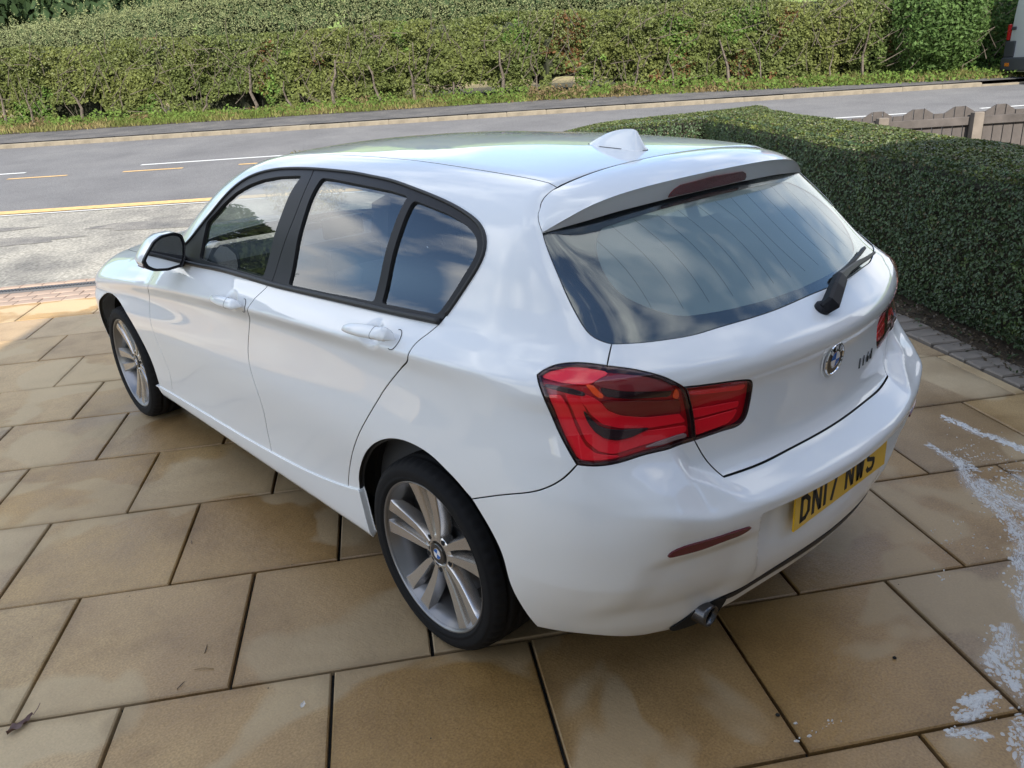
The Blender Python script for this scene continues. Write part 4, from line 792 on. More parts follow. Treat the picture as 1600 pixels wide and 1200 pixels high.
def panel(name,outline,mat,parent,side=1,kind='uv',holes=(),h=.022,off=0.,fl=.014,gap=.0026,lip=True,dense=(),disp=None,both=False,round_=.0012,gap_shade=None,hfl=True):
    """one body panel: outline on the body surface, filled, with a turned-in edge and a black inner wall and lip that paint the shade of the shut line"""
    P=np.asarray(outline,float)
    if area(P)<0: P=P[::-1]
    P=inset(P,gap); loops=[P]; Hs=[]
    for H in holes:
        H=np.asarray(H,float); H=H if area(H)<0 else H[::-1]; H=inset(H,gap); Hs.append(H); loops.append(H)
    lo,hi=P.min(0),P.max(0); gx=np.arange(lo[0],hi[0],h); gy=np.arange(lo[1],hi[1],h*.87); X,Y=np.meshgrid(gx,gy); X=X+(np.arange(len(gy))%2)[:,None]*h*.5; Q=np.stack([X.ravel(),Y.ravel()],-1)
    for (c,r,hh) in dense:
        Q=Q[np.linalg.norm(Q-c,axis=1)>r]; g=np.arange(-r,r,hh); a,b=np.meshgrid(g,g); E=np.stack([a.ravel(),b.ravel()],-1); E=E[np.linalg.norm(E,axis=1)<r-hh*.4]+c; Q=np.vstack([Q,E])
    ok=inpoly(P,Q)
    for H in Hs: ok&=~inpoly(H,Q)
    Q=Q[ok]; B_=np.vstack(loops)
    if len(Q):
        keep=np.ones(len(Q),bool)
        for i in range(0,len(Q),3000): keep[i:i+3000]=(np.linalg.norm(Q[i:i+3000,None]-B_[None],axis=2).min(1)>h*.42)
        Q=Q[keep]
    pts=np.vstack([B_,Q]); E=[];b=0
    for l in loops: n=len(l); E+=[(b+i,b+(i+1)%n) for i in range(n)]; b+=n
    vo,eo,fo,ov,_,_=delaunay_2d_cdt([Vector(p) for p in pts],E,[],0,1e-7)
    uv=np.array([(p.x,p.y) for p in vo]); F=np.array([tuple(f) for f in fo if len(f)==3]); ce=uv[F].mean(1); ok=inpoly(P,ce)
    for H in Hs: ok&=~inpoly(H,ce)
    F=F[ok]; e1=uv[F[:,1]]-uv[F[:,0]]; e2=uv[F[:,2]]-uv[F[:,0]]; cr=e1[:,0]*e2[:,1]-e1[:,1]*e2[:,0]; F=F[np.abs(cr)>1e-10]; cr=cr[np.abs(cr)>1e-10]; F[cr<0]=F[cr<0][:,::-1]
    idx=np.full(len(pts),-1)
    for i,o_ in enumerate(ov):
        for k in o_: idx[k]=i
    V=mapper(kind,uv); Nn=normals(V); V=V+Nn*off
    if disp is not None:
        sel=np.where(np.abs(disp(V+Nn*0))>0)[0]
        near_=np.zeros(len(V),bool); near_[sel]=True
        for (cc,rr,hh) in dense: near_|=np.linalg.norm(uv-cc,axis=1)<rr
        q=np.where(near_)[0]
        def dm(a):
            p=mapper(kind,a); n=normals(p); return p+n*off+n*disp(p)[:,None]
        e=.0015; du=dm(uv[q]+[e,0])-dm(uv[q]-[e,0]); dv=dm(uv[q]+[0,e])-dm(uv[q]-[0,e]); nq=np.cross(du,dv); nq/=np.linalg.norm(nq,axis=1)[:,None]
        nq*=np.sign((nq*Nn[q]).sum(1))[:,None]; V=V+Nn*disp(V)[:,None]; Nn[q]=nq
    VV=[V];NN=[Nn];FF_=[tuple(f) for f in F];MI=[0]*len(F); cnt=len(V); s=0
    for li,l in enumerate(loops):
        n=len(l); r=idx[s:s+n]; s+=n
        if li>0 and not hfl: continue
        p=V[r]; nn=Nn[r]; t=np.roll(p,-1,0)-np.roll(p,1,0); t/=np.linalg.norm(t,axis=1)[:,None]+1e-12; out=np.cross(t,nn); out/=np.linalg.norm(out,axis=1)[:,None]+1e-12
        w=(out*.7+nn*.7); r1=p+out*round_*.7-nn*round_*.3; r2=p+out*round_-nn*round_; r3=p+out*round_-nn*fl
        rows=[(r1,w/np.linalg.norm(w,axis=1)[:,None]),(r2,out),(r3,out)]
        if lip: rows.append((p+out*.009-nn*(fl+.002+.003*random.random()),nn)); rows.insert(3,(r3-nn*.0001,nn))
        base=[r]
        for q,(a,b_) in enumerate(rows): VV.append(a);NN.append(b_); base.append(np.arange(cnt,cnt+n)); cnt+=n
        for q in range(len(base)-1):
            if lip and q==3: continue
            A_,B2=base[q],base[q+1]
            for i in range(n): j=(i+1)%n; FF_.append((A_[i],B2[i],B2[j],A_[j])); MI.append(1 if (lip and q>=2) else 0)  # inner walls of painted panels turned black: gap shade put into the material
    V=np.vstack(VV);Nn=np.vstack(NN)
    if both:
        m=len(V); V2=V*np.array([-1,1,1]);N2=Nn*np.array([-1,1,1]); FF_=FF_+[tuple(i+m for i in f[::-1]) for f in FF_]; MI=MI*2; V=np.vstack([V,V2]);Nn=np.vstack([Nn,N2])
    elif side<0: V=V*np.array([-1,1,1]);Nn=Nn*np.array([-1,1,1]); FF_=[f[::-1] for f in FF_]
    return mk(name,V,FF_,[mat,gap_shade or M_seal_shade],parent,True,MI,normals=Nn)
def symloop(*segs):
    """closed outline symmetric about the car's centre plane from its right half (from centre ... to centre)"""
    P=np.vstack([np.atleast_2d(s) for s in segs]); Q=P[::-1].copy(); Q[:,0]=2*UC-Q[:,0]; return loop(P,Q)
def side_uv(y,z):
    y=np.atleast_1d(np.array(y,float)); z=np.atleast_1d(np.array(z,float)); return P2uv(np.stack([Wf(y,z),y,z],-1))
def rear_uv(w,z):
    w=np.atleast_1d(np.array(w,float)); z=np.atleast_1d(np.array(z,float)); return P2uv(np.stack([w,Rf(w,z),z],-1))
car=empty('hatchback_car',(0,0,0),0,'white five door hatchback with red tail lamps parked on the stone slab driveway','car')
C_={n:cur(n) for n in ('dlo_top','belt','gap_b_lower','gap_b_upper','gap_r','gap_f','sill_line','sill_bottom','arch_r','lamp_left','lamp_top_a','lamp_top_b','lamp_seam','lamp_bottom','gap_t','glass_left','glass_bottom','tg_side','tg_bottom','bumper_bottom','bumper_arch','spoiler_seam')}
C_['tg_side']=cur('tg_side',34); C_['gap_q']=cur('gap_q',4); C_['inner_lamp']=cur('inner_lamp',3); C_['gap_r']=cur('gap_r',8)
FRP=C_['gap_f'][0]
# ---- roof, screen, bonnet
seam=np.array(BK['roof_seam_wy']); seam=seam[np.argsort(seam[:,1])]; sy=np.linspace(-.216,.9,40); sw=np.interp(sy,seam[:,1],seam[:,0]); sw=smooth_pl(sw[:,None],40)[:,0]
seamF=resamp(np.array([(sw[-1],.9),(.452,1.2),(.456,1.44)]),.012); apil=resamp(np.array([(.456,1.44),(.485,1.53),(.54,1.69),(.60,1.86),(.655,2.0),(.695,2.11)]),.012)
seam_wy=np.vstack([np.stack([sw,sy],-1),seamF[1:]])
rear_seam=resamp(np.array([(.478,-.216),(.39,-.211),(.30,-.206),(.19,-.202),(0,-.200)]),.012)
front_seam=resamp(np.array([(0,1.535),(.2,1.525),(.36,1.495),(.456,1.44)]),.012)
def sym2(P): Q=P[::-1].copy(); Q[:,0]*=-1; return loop(P,Q)
panel('roof',sym2(np.vstack([rear_seam[::-1],seam_wy,front_seam[::-1]])),M_paint,car,kind='top',h=.03,fl=.012)
panel('headliner',sym2(np.vstack([rear_seam[::-1],seam_wy,front_seam[::-1]])),M_head,car,kind='top',h=.06,off=-.035,fl=.004,lip=False,gap=.01)
scr_base=resamp(np.array([(.695,2.11),(.55,2.175),(.3,2.225),(0,2.245)]),.014)
panel('windscreen',sym2(np.vstack([front_seam,apil[1:],scr_base[1:]])),M_glass,car,kind='top',h=.05,off=-.004,fl=.004,lip=False)
bon_side=resamp(np.array([(.71,2.135),(.705,2.4),(.69,2.7),(.655,2.98),(.585,3.19)]),.014); bon_front=resamp(np.array([(.585,3.19),(.4,3.31),(.2,3.355),(0,3.365)]),.014); bon_back=resamp(np.array([(0,2.252),(.3,2.232),(.55,2.182),(.71,2.135)]),.014)
panel('bonnet',sym2(np.vstack([bon_back,bon_side[1:],bon_front[1:]])),M_paint,car,kind='top',h=.035)
bon_uv=topuv(bon_side[:,0],bon_side[:,1])
# ---- front fender / bumper / headlamp
ARF=(2.69,.322,.372)
def arc(a0,a1,c=ARF,n=60): a=np.radians(np.linspace(a0,a1,n)); return side_uv(c[0]+c[2]*np.cos(a),c[1]+c[2]*np.sin(a))
sl0=C_['sill_line'][0]
fend_front=side_uv([3.075,3.12,3.15],[.42,.55,.66])
f_up=np.vstack([fend_front[-1:],P2uv(np.array([[.78,3.16,.74],[.70,3.20,.80]])),bon_uv[::-1]])
fender=loop(C_['gap_f'],cut(C_['sill_line'],C_['gap_f'][-1],sl0),arc(190,12),fend_front,resamp(f_up[:4],HB,False),resamp(bon_uv[::-1],HB,False),resamp(np.vstack([bon_uv[:1],topuv(.725,2.10),FRP[None]]),HB,False))
fb=np.vstack([side_uv(3.04,.22),fend_front,P2uv(np.array([[.78,3.16,.70]])),[[LU+A+XS,.70]],[[LU+A+XS,.22]]])
# ---- sill, doors, frames, quarter panel
b0=C_['gap_b_lower'][0]
fdoor=loop(cut(C_['belt'],b0,FRP),C_['gap_f'],cut(C_['sill_line'],C_['gap_f'][-1],C_['gap_b_lower'][-1]),C_['gap_b_lower'][::-1])
rdoor=loop(cut(C_['belt'],C_['belt'][0],b0),C_['gap_b_lower'],cut(C_['sill_line'],C_['gap_b_lower'][-1],C_['gap_r'][-1]),C_['gap_r'][::-1])
bu0=C_['gap_b_upper'][0]
fframe=loop(cut(C_['dlo_top'],C_['dlo_top'][0],bu0),C_['gap_b_upper'],cut(C_['belt'],C_['gap_b_upper'][-1],FRP))
rframe=loop(cut(C_['dlo_top'],bu0,C_['dlo_top'][-1]),cut(C_['belt'],C_['belt'][0],C_['gap_b_upper'][-1]),C_['gap_b_upper'][::-1])
def closed(n,sm=2):
    P=np.array(BK[n]); return P
def poly_loop(P,r=.012):
    """closed polygon with densified, lightly rounded corners"""
    P=np.asarray(P,float); Q=[]
    for i in range(len(P)):
        a,b=P[i],P[(i+1)%len(P)]; m=max(1,int(np.linalg.norm(b-a)/.006)); Q+= [a+(b-a)*k/m for k in range(m)]
    Q=np.array(Q)
    for _ in range(int(r/.006*3)): Q=.25*np.roll(Q,1,0)+.5*Q+.25*np.roll(Q,-1,0)
    return Q
gF=poly_loop(BK['front_glass'],.010); gR=poly_loop(BK['rear_glass_side'],.006); gQ=poly_loop(BK['quarter_glass'],.010)
roof_uv=topuv(seam_wy[:,0],seam_wy[:,1]); ap_uv=topuv(apil[:,0],apil[:,1])
quarter=loop(roof_uv,ap_uv[1:],resamp(np.vstack([ap_uv[-1:],topuv(.735,2.085),C_['dlo_top'][:1]]),HB,False),C_['dlo_top'],C_['gap_r'],cut(C_['sill_line'],C_['gap_r'][-1],C_['sill_line'][-1]),C_['arch_r'],C_['gap_q'],C_['lamp_left'],C_['lamp_top_a'],C_['gap_t'],C_['glass_left'][::-1],C_['spoiler_seam'][::-1])
sill=loop(resamp(np.vstack([side_uv(2.325,.262),C_['sill_line'][:1]]),HB,False),C_['sill_line'],resamp(np.vstack([C_['sill_line'][-1:],side_uv([.375,.368],[.31,.218])]),HB,False),C_['sill_bottom'][::-1],resamp(np.vstack([C_['sill_bottom'][:1],side_uv(2.30,.225)]),HB,False))
def bowl(y0,z0,ry=.062,rz=.042,dep=.017):
    def f(V):
        q=((V[:,1]-y0)/ry)**2+((V[:,2]-z0)/rz)**2; return -dep*np.clip(1-q,0,1)**2
    return f
HND={'f':((1.025,.909),(1.295,.894)),'r':((.050,.9765),(.312,.957))}
def hpt(y,z,o): 
    p=uv2P(*side_uv(y,z).T); return p+normals(p)*o
for sd in (-1,1):
    fd=panel('front_fender',fender,M_paint,car,sd,h=.016)
    d1=panel('front_door',fdoor,M_paint,car,sd,h=.013,gap=.0036,round_=.0016,disp=bowl(1.155,.905),dense=[(side_uv(1.155,.905)[0],.085,.006)])
    d2=panel('rear_door',rdoor,M_paint,car,sd,h=.013,gap=.0036,round_=.0016,disp=bowl(.178,.968),dense=[(side_uv(.178,.968)[0],.085,.006)])
    panel('window_frame',fframe,M_trim,d1,sd,holes=[gF],h=.02,off=.001,fl=.016); panel('window_frame',rframe,M_trim,d2,sd,holes=[gR,gQ],h=.02,off=.001,fl=.016)
    panel('window',inset(gF if area(gF)>0 else gF[::-1],-.006),M_glass,d1,sd,h=.03,off=-.007,fl=.003,lip=False,gap=0); panel('window',inset(gR if area(gR)>0 else gR[::-1],-.006),M_glass,d2,sd,h=.03,off=-.007,fl=.003,lip=False,gap=0); panel('quarter_window',inset(gQ if area(gQ)>0 else gQ[::-1],-.006),M_glass,d2,sd,h=.03,off=-.007,fl=.003,lip=False,gap=0)
    panel('quarter_panel',quarter,M_paint,car,sd,h=.013,gap=.0029)
    panel('sill',sill,M_paint,car,sd,off=.007,fl=.02,gap=-.001,round_=.003,gap_shade=M_paint)
    bs=np.vstack([uv2P(*cut(C_['belt'],C_['belt'][0],FRP).T)]); bs=(bs+normals(bs)*.004)*np.array([sd,1,1]); MB().tube([tuple(p) for p in bs[::2]],.0095,8).obj('belt_strip',M_seal2,car,True)
    dt_=cut(C_['dlo_top'],C_['dlo_top'][0],C_['dlo_top'][-1]); dp=uv2P(*inset(np.vstack([dt_]),0).T); dp=(dp+normals(dp)*.002)*np.array([sd,1,1]); MB().tube([tuple(p) for p in dp[2:-2:2]],.006,6).obj('window_seal',M_seal2,car,True)
    for dname,door in (('f',d1),('r',d2)):
        (y0,z0),(y1,z1)=HND[dname]; N_=26; V=[];F=[];K=14
        for i in range(N_+1):
            q=i/N_; y=y0+(y1-y0)*q; z=z0+(z1-z0)*q; e=max(0.02,1-abs(2*q-1)**(14 if q<.5 else 3.5))**.5; o=.008+.026*e*(1-.35*max(0,q-.55)); hh=.0205*e*(1 if q<.5 else 1-.35*(q-.5)*2); 
            c=hpt(y,z,o)[0]; nrm=normals(c[None])[0]; tz=np.array([0,0,1.])-nrm*nrm[2]; tz/=np.linalg.norm(tz)
            for k in range(K): a=2*math.pi*k/K; V.append(c+tz*hh*math.copysign(abs(math.sin(a))**.7,math.sin(a))+nrm*.012*e*math.cos(a))
        V=np.array(V)*np.array([sd,1,1])
        def quads(a,b): return [(i*K+k,i*K+(k+1)%K,(i+1)*K+(k+1)%K,(i+1)*K+k) for i in range(a,b) for k in range(K)]
        F=quads(0,N_)+[tuple(range(K)),tuple(range(N_*K,N_*K+K))]
        if sd<0: F=[f[::-1] for f in F]
        hd=mk('door_handle',V,F,M_paint,door,True); autosmooth(hd,50); hd.data.flip_normals() if False else None
        # dark slot round the lock cover end
        sv=MB(); q0=.30
        ring=[tuple(V[int(q0*N_)*K+k]*1.0) for k in range(K)]
        sv.tube([np.array(V[int(q0*N_)*K+k]) for k in list(range(K))+[0]],.0009,4,cap=False); sv.obj('lock_cover_joint',M_seal_shade,door)
        c0=hpt(y0-.002,z0+.0005,.0015)[0]*np.array([sd,1,1]); pr=[]
        for k in range(13):
            a=-math.pi/2*1.2+math.pi*1.2*k/12; p=hpt(y0+.018-.024*math.cos(a),z0+.023*math.sin(a),.001)[0]*np.array([sd,1,1]); pr.append(p)
        MB().tube(pr,.0011,5).obj('handle_shadow_gap',M_seal_shade,door)
    # tail lamp, outer
    rim=loop(C_['lamp_left'],C_['lamp_top_a'],C_['lamp_top_b'],C_['lamp_seam'],C_['lamp_bottom'])
    inn=loop(C_['inner_lamp'],C_['lamp_seam'][::-1])
    LAMP=globals().setdefault('LAMP',[]); LAMP.append(sd)
M_lred=simple('lamp_red',(.88,.010,.028),.22,spec=.6); M_ldk=simple('lamp_dark_red',(.52,.004,.014),.2); M_lblk=simple('lamp_black',(.018,.006,.008),.2); M_lamb=simple('lamp_orange',(.95,.10,.012),.25); M_lsm=simple('lamp_smoke',(.20,.018,.022),.18); M_lclr=simple('lamp_clear',(.30,.24,.24),.12,spec=.8)
M_lmar=simple('lamp_maroon',(.17,.003,.008),.2); M_lens=glassmat('lamp_lens',(1.0,.90,.90),(1,.80,.80),f0=.045)
def el_loop(n): return poly_loop(BK['e_'+n],.003)
for sd in (-1,1):
    ol=panel('tail_light',rim,M_ldk,car,sd,h=.02,off=-.016,fl=.02,gap=.001,lip=False)
    panel('lamp_lens',rim,M_lens,ol,sd,h=.014,off=.002,fl=.002,lip=False)
    ring_in=inset(rim if area(rim)>0 else rim[::-1],.008); panel('lamp_border',rim,M_lblk,ol,sd,holes=[ring_in],h=.02,off=-.0015,fl=.014,lip=False)
    for n,m_,o in (('red_left',M_lred,-.008),('red_low',M_lred,-.0115),('red_mid',M_lred,-.010),('red_top',M_lred,-.007),('crescent',M_lblk,-.006),('maroon',M_lmar,-.009),('dark_line',M_lblk,-.006),('smoke',M_lsm,-.006),('dark_ind',M_lblk,-.009),('amber_a',M_lamb,-.0065),('amber_b',M_lamb,-.0065),('reverse',M_lclr,-.007)):
        panel({'red_left':'light_guide','red_low':'light_guide','red_mid':'light_guide','red_top':'reflex_panel','crescent':'dark_divider','maroon':'dark_divider','dark_line':'dark_divider','smoke':'indicator','dark_ind':'indicator_housing','amber_a':'indicator_edge','amber_b':'indicator_edge','reverse':'reversing_lens'}[n],el_loop(n),m_,ol,sd,h=.02,off=o,fl=.004,gap=0,lip=False,round_=.0015)
# ---- rear bumper, tailgate, rear glass
bump=symloop(C_['tg_bottom'][::-1],C_['tg_side'][::-1],C_['lamp_bottom'],C_['gap_q'][::-1],C_['bumper_arch'],C_['bumper_bottom'])
bumper=panel('rear_bumper',bump,M_paint,car,h=.008,fl=.03)
tgate=symloop(C_['tg_bottom'][::-1],C_['tg_side'][::-1],C_['inner_lamp'][::-1],C_['lamp_top_b'][::-1],C_['gap_t'],C_['glass_bottom'])
tg=panel('tailgate',tgate,M_paint,car,h=.011)
for sd in (-1,1):
    il=panel('inner_tail_light',inn,M_ldk,tg,sd,h=.02,off=-.014,fl=.016,gap=.001,lip=False)
    il.parent=car
    panel('lamp_lens',inn,M_lens,il,sd,h=.014,off=.002,fl=.002,lip=False); panel('lamp_border',inn,M_lblk,il,sd,holes=[inset(inn if area(inn)>0 else inn[::-1],.006)],h=.02,off=-.0015,fl=.012,lip=False)
    for n,o in (('in_top',-.006),('in_mid',-.008),('in_low',-.008)): panel('light_guide',el_loop(n),M_lred,il,sd,h=.02,off=o,fl=.004,gap=0,lip=False,round_=.0015)
gtop=rear_uv([.607,.57,.50,.42,.30,.15,0],[1.268,1.279,1.290,1.298,1.305,1.309,1.310]); gtop=resamp(gtop,HB)
rg=symloop(C_['glass_bottom'][::-1],C_['glass_left'][::-1],gtop[1:]); rg[:,1]=rg[:,1]
rw=panel('rear_window',rg,M_rglass,car,h=.025,off=-.003,fl=.003,lip=True)
fr=np.array(BK['frit']); fr=fr[np.lexsort((fr[:,1],))] if False else fr
frl=np.vstack([rear_uv([0.,.107],[1.276,1.275]),fr[1:10],rear_uv([.435,.36,.2,0],[1.068,1.062,1.057,1.055])]); frl=smooth_pl(resamp(frl,HB),12)
frit=np.vstack([frl,np.stack([2*UC-frl[::-1][:,0],frl[::-1][:,1]],-1)]); frit=loop(frit)
panel('frit_border',rg,M_frit,rw,holes=[frit],h=.03,off=-.0045,fl=.002,lip=False,hfl=False)
panel('glass_haze_film',frit,glassmat('brightening_haze_film',(.9,.95,.95),f0=.02,haze=.5),rw,h=.03,off=-.0068,fl=.001,lip=False,gap=-.01)  # added pale film, paints brightness into the clear part of the rear glass
hl=MB()
for i in range(13):
    x=-.50+i*.083; zs=np.linspace(1.075,1.262,9); xs=x*(1+.0*zs)+.02*np.sin((zs-1.07)*16)*(1 if x<0 else -1); lim=np.interp(abs(x),[0,.45,.52],[1.0,1.0,.72]); P=np.stack([xs,Rf(xs,zs)+.010,zs],-1); hl.tube([tuple(p) for p in P],(.0004),3,cap=False)
hl.obj('heater_lines',M_seal_shade,rw)
# ---- skirt below the bumper with black strip
bb=C_['bumper_bottom']; bw=uv2P(bb[:,0],bb[:,1]); s_=bw[:,0]<.60; up=bb[s_]; upw=bw[s_]
low=up.copy(); low[:,1]=np.where(upw[:,0]<.40,up[:,1]-.070,np.maximum(.212,up[:,1]-.07-.0*upw[:,0]))
low[:,1]=np.minimum(low[:,1],up[:,1]-.002)
panel('rear_skirt',symloop(low[::-1],up),M_paint,car,h=.014,off=-.003,fl=.03,gap=.0005)
s2=upw[:,0]<.50; tp=up[s2].copy(); tp[:,1]-=.003; bt=tp.copy(); bt[:,1]-=.023*np.clip((.50-upw[s2][:,0])/.12,0.02,1)
panel('skirt_strip',symloop(bt[::-1],tp),M_trim,car,h=.014,off=.0015,fl=.012,gap=0,lip=False)
# fog reflectors
rfl=poly_loop(BK['reflector'],.004)
for sd in (-1,1): panel('fog_reflector',rfl,simple('reflector_red',(.11,.006,.016),.2,coat=.3) if sd<0 else MATS['reflector_red'],bumper,sd,h=.012,off=.0045,fl=.006,gap=0,lip=False)
# ---- front bumper and headlamps
panel('front_bumper',loop(resamp(fb,HB,False),fb[:1]),M_paint,car,both=True,h=.03)
hlp=P2uv(np.array([[.80,3.10,.70],[.775,3.17,.75],[.70,3.215,.785],[.56,3.27,.775],[.42,3.36,.73],[.45,3.38,.66],[.62,3.32,.64],[.76,3.2,.655]]))
for sd in (-1,1): panel('headlight',poly_loop(hlp,.01),MATS['lamp_clear'],car,sd,h=.03,off=.003,fl=.01,gap=0,lip=False)
MB().box((-.30,3.40,.55),(-.02,3.47,.70),bev=.02).obj('grille',M_trim,car); MB().box((.02,3.40,.55),(.30,3.47,.70),bev=.02).obj('grille',M_trim,car)
# ---- roof spoiler with brake light
ssm=uv2P(*C_['spoiler_seam'].T); q_=np.linspace(0,1,41)
def row(tab,qs=None):
    t=np.array(tab,float); return np.stack([pchip(t[:,0],t[:,k],q_ if qs is None else qs) for k in (1,2,3)],-1)
def seam_row():
    R=[]; L_=np.r_[0,np.cumsum(np.linalg.norm(np.diff(ssm,axis=0),axis=1))]; L_/=L_[-1]
    for q in q_:
        if q<=.78:
            w=.478*q/.78; y=np.interp(w,rear_seam[::-1][:,0],rear_seam[::-1][:,1])-.004; R.append(topz(w,y)[0])
        else: R.append([np.interp((q-.78)/.22,L_,ssm[:,k]) for k in range(3)])
    return np.array(R)
r0=seam_row(); r0=r0+np.array([0,-.0,.0]); 
rT=row([(0,0,-.372,1.3485),(.2,.125,-.371,1.3475),(.4,.255,-.365,1.344),(.6,.375,-.355,1.336),(.78,.478,-.340,1.320),(.9,.556,-.316,1.293),(1,.612,-.293,1.2685)])
rBm=row([(0,0,-.345,1.293),(.2,.125,-.345,1.293),(.4,.255,-.342,1.291),(.6,.375,-.334,1.287),(.78,.478,-.322,1.279),(.9,.556,-.307,1.272),(1,.610,-.2905,1.265)])
rows=[r0]
for s in (.25,.5,.75,.92):
    m_=r0*(1-s)+rT*s; m_[:,2]+=.012*s*(1-s)*4*(1-.5*q_); rows.append(m_)
rows+= [rT+np.array([0,.004,.0012])*(1-q_[:,None]),rT,rT*.9+rBm*.1+np.array([0,.001,0])]
rows+= [rT*.5+rBm*.5,rBm,rBm+np.array([0,.05,.004])]
def both(R): L_=R[::-1].copy(); L_[:,0]*=-1; return np.vstack([L_[:-1],R])
G=np.array([both(r) for r in rows]); nr,nc=G.shape[:2]
F=[(i*nc+j,i*nc+j+1,(i+1)*nc+j+1,(i+1)*nc+j)[::-1] for i in range(nr-1) for j in range(nc-1)]
sp_=mk('roof_spoiler',G.reshape(-1,3),F,M_paint,car,True); autosmooth(sp_,32)
def face_pt(x,f,o):
    q=np.interp(abs(x),rT[:,0],q_); a=np.array([np.interp(q,q_,rT[:,k]) for k in range(3)]); b=np.array([np.interp(q,q_,rBm[:,k]) for k in range(3)]); p=a*(1-f)+b*f; p[0]=x
    n=np.array([0,-.92,-.38]); return p+n*o
bl_=[(-.195,.92),(-.20,.80),(-.19,.62),(-.165,.42),(-.13,.30),(0,.26),(.13,.30),(.165,.36),(.18,.45),(.175,.62),(.15,.80),(0,.90),(-.1,.93)]
bl_=[(-.185,.90),(-.185,.72),(-.172,.50),(-.150,.36),(0,.30),(.150,.36),(.172,.50),(.185,.72),(.185,.90),(.09,.92),(0,.925),(-.09,.92)]
k=len(bl_); V=[face_pt(x,f,.004) for x,f in bl_]+[face_pt(x,f,-.004) for x,f in bl_]+[face_pt(0,.6,.005)]
mk('brake_light',V,[(i,(i+1)%k,2*k) for i in range(k)]+[(i,i+k,(i+1)%k+k,(i+1)%k) for i in range(k)],simple('brake_light_red',(.17,.010,.018),.15,coat=1),sp_,False)
rv=[face_pt(x,f,.0015) for x,f in [(1.06*x,.5+(f-.62)*1.25+.10) for x,f in bl_]]; mk('light_surround',rv,[tuple(range(k))],M_paint,sp_)
# ---- shark fin aerial
V=[];F=[];ns=20
for i in range(ns+1):
    q=i/ns; y=.115-.235*q; zb=topz(0.,y)[0,2]-.002; hgt=.0585*min(1,(1-(1-min(q/.82,1))**2.0))*(1 if q<.84 else max(0,(1-(q-.84)/.16*1.0)))+.001; wd=.034*min(1,(q*3.2)**.6)*(1 if q<.9 else 1-(q-.9)*2.); lean=-.028*hgt/.058*q
    for a,b_ in ((-1,0),(-.72,.25),(-.42,.62),(-.16,.92),(0,1),(.16,.92),(.42,.62),(.72,.25),(1,0)): V.append((a*wd,y+lean*b_*0,zb+hgt*b_))
for i in range(ns):
    for j in range(8): F.append((i*9+j,i*9+j+1,(i+1)*9+j+1,(i+1)*9+j)[::-1])
F.append(tuple(range(9))); F.append(tuple(range(ns*9,ns*9+9))[::-1])
fn=mk('roof_aerial',V,F,M_paint,car,True); autosmooth(fn,60); 
gsk=MB(); pr=[]
for i in range(33):
    a=2*math.pi*i/32; x=.034*math.sin(a)*(1.0); y=-.004+.121*math.cos(a); pr.append((x*(1 if y<.02 else max(.05,1-((y-.02)/.10)**2)),y,topz(x,y)[0,2]+.0005))
gsk.tube(pr,.0013,4,cap=False).obj('aerial_gasket',M_seal_shade,fn)
# ---- helper frame on the tailgate
def tgpt(x,z,o=0):
    p=np.array([[x,float(Rf(np.array([x]),np.array([z]))[0]),z]]); n=normals(p)[0]; return p[0]+n*o,n
def disc_on(p,n,r0,r1,o0,o1,name,mat,parent,seg=48,a0=0,a1=360,m2=None):
    n=Vector(n); ux=Vector((1,0,0)); ux=(ux-n*ux.dot(n)).normalized(); uy=n.cross(ux); 
    if uy.z<0: uy=-uy
    V=[];F=[]; P=Vector(p); st=[(r0,o0),(r1,o1)] if not isinstance(r0,list) else r0
    fullc=abs(a1-a0)>=360; m=seg
    for k in range(m+(0 if fullc else 1)):
        a=math.radians(a0+(a1-a0)*k/m)
        for r,o in st: V.append(P+(ux*math.cos(a)+uy*math.sin(a))*r+n*o)
    s=len(st); tot=m+(0 if fullc else 1)
    for k in range(m):
        k2=(k+1)%tot
        for i in range(s-1): F.append((k*s+i,k*s+i+1,k2*s+i+1,k2*s+i))
    o=mk(name,V,F,mat,parent,True); bm=bmesh.new(); bm.from_mesh(o.data); bmesh.ops.remove_doubles(bm,verts=bm.verts,dist=1e-6); bmesh.ops.recalc_face_normals(bm,faces=bm.faces); bm.to_mesh(o.data); bm.free()
    if sum((f.normal.dot(n) for f in o.data.polygons))<0: o.data.flip_normals()
    autosmooth(o,30); return o
def text_on(txt,p,n,size,mat,name,parent,sx=1.,ext=.002,rot=0,bold=.0,up=None):
    cu=bpy.data.curves.new(name,'FONT'); cu.body=txt; cu.size=size; cu.extrude=ext; cu.offset=bold; cu.align_x='CENTER'; cu.align_y='CENTER'; cu.resolution_u=3
    o=bpy.data.objects.new('t',cu); COL.objects.link(o); bpy.context.view_layer.update(); dg=bpy.context.evaluated_depsgraph_get(); me=bpy.data.meshes.new_from_object(o.evaluated_get(dg)); COL.objects.unlink(o); bpy.data.objects.remove(o)
    n=Vector(n).normalized(); ux=Vector((1,0,0)) if up is None else Vector(up).cross(n); ux=(ux-n*ux.dot(n)).normalized(); uy=n.cross(ux)
    R=Matrix.Rotation(rot,3,n); ux,uy=R@ux,R@uy; P=Vector(p)
    for v in me.vertices: q=v.co.copy(); v.co=P+ux*q.x*sx+uy*q.y+n*q.z
    me.materials.append(mat); o2=bpy.data.objects.new(name,me); COL.objects.link(o2); o2.parent=parent; return o2
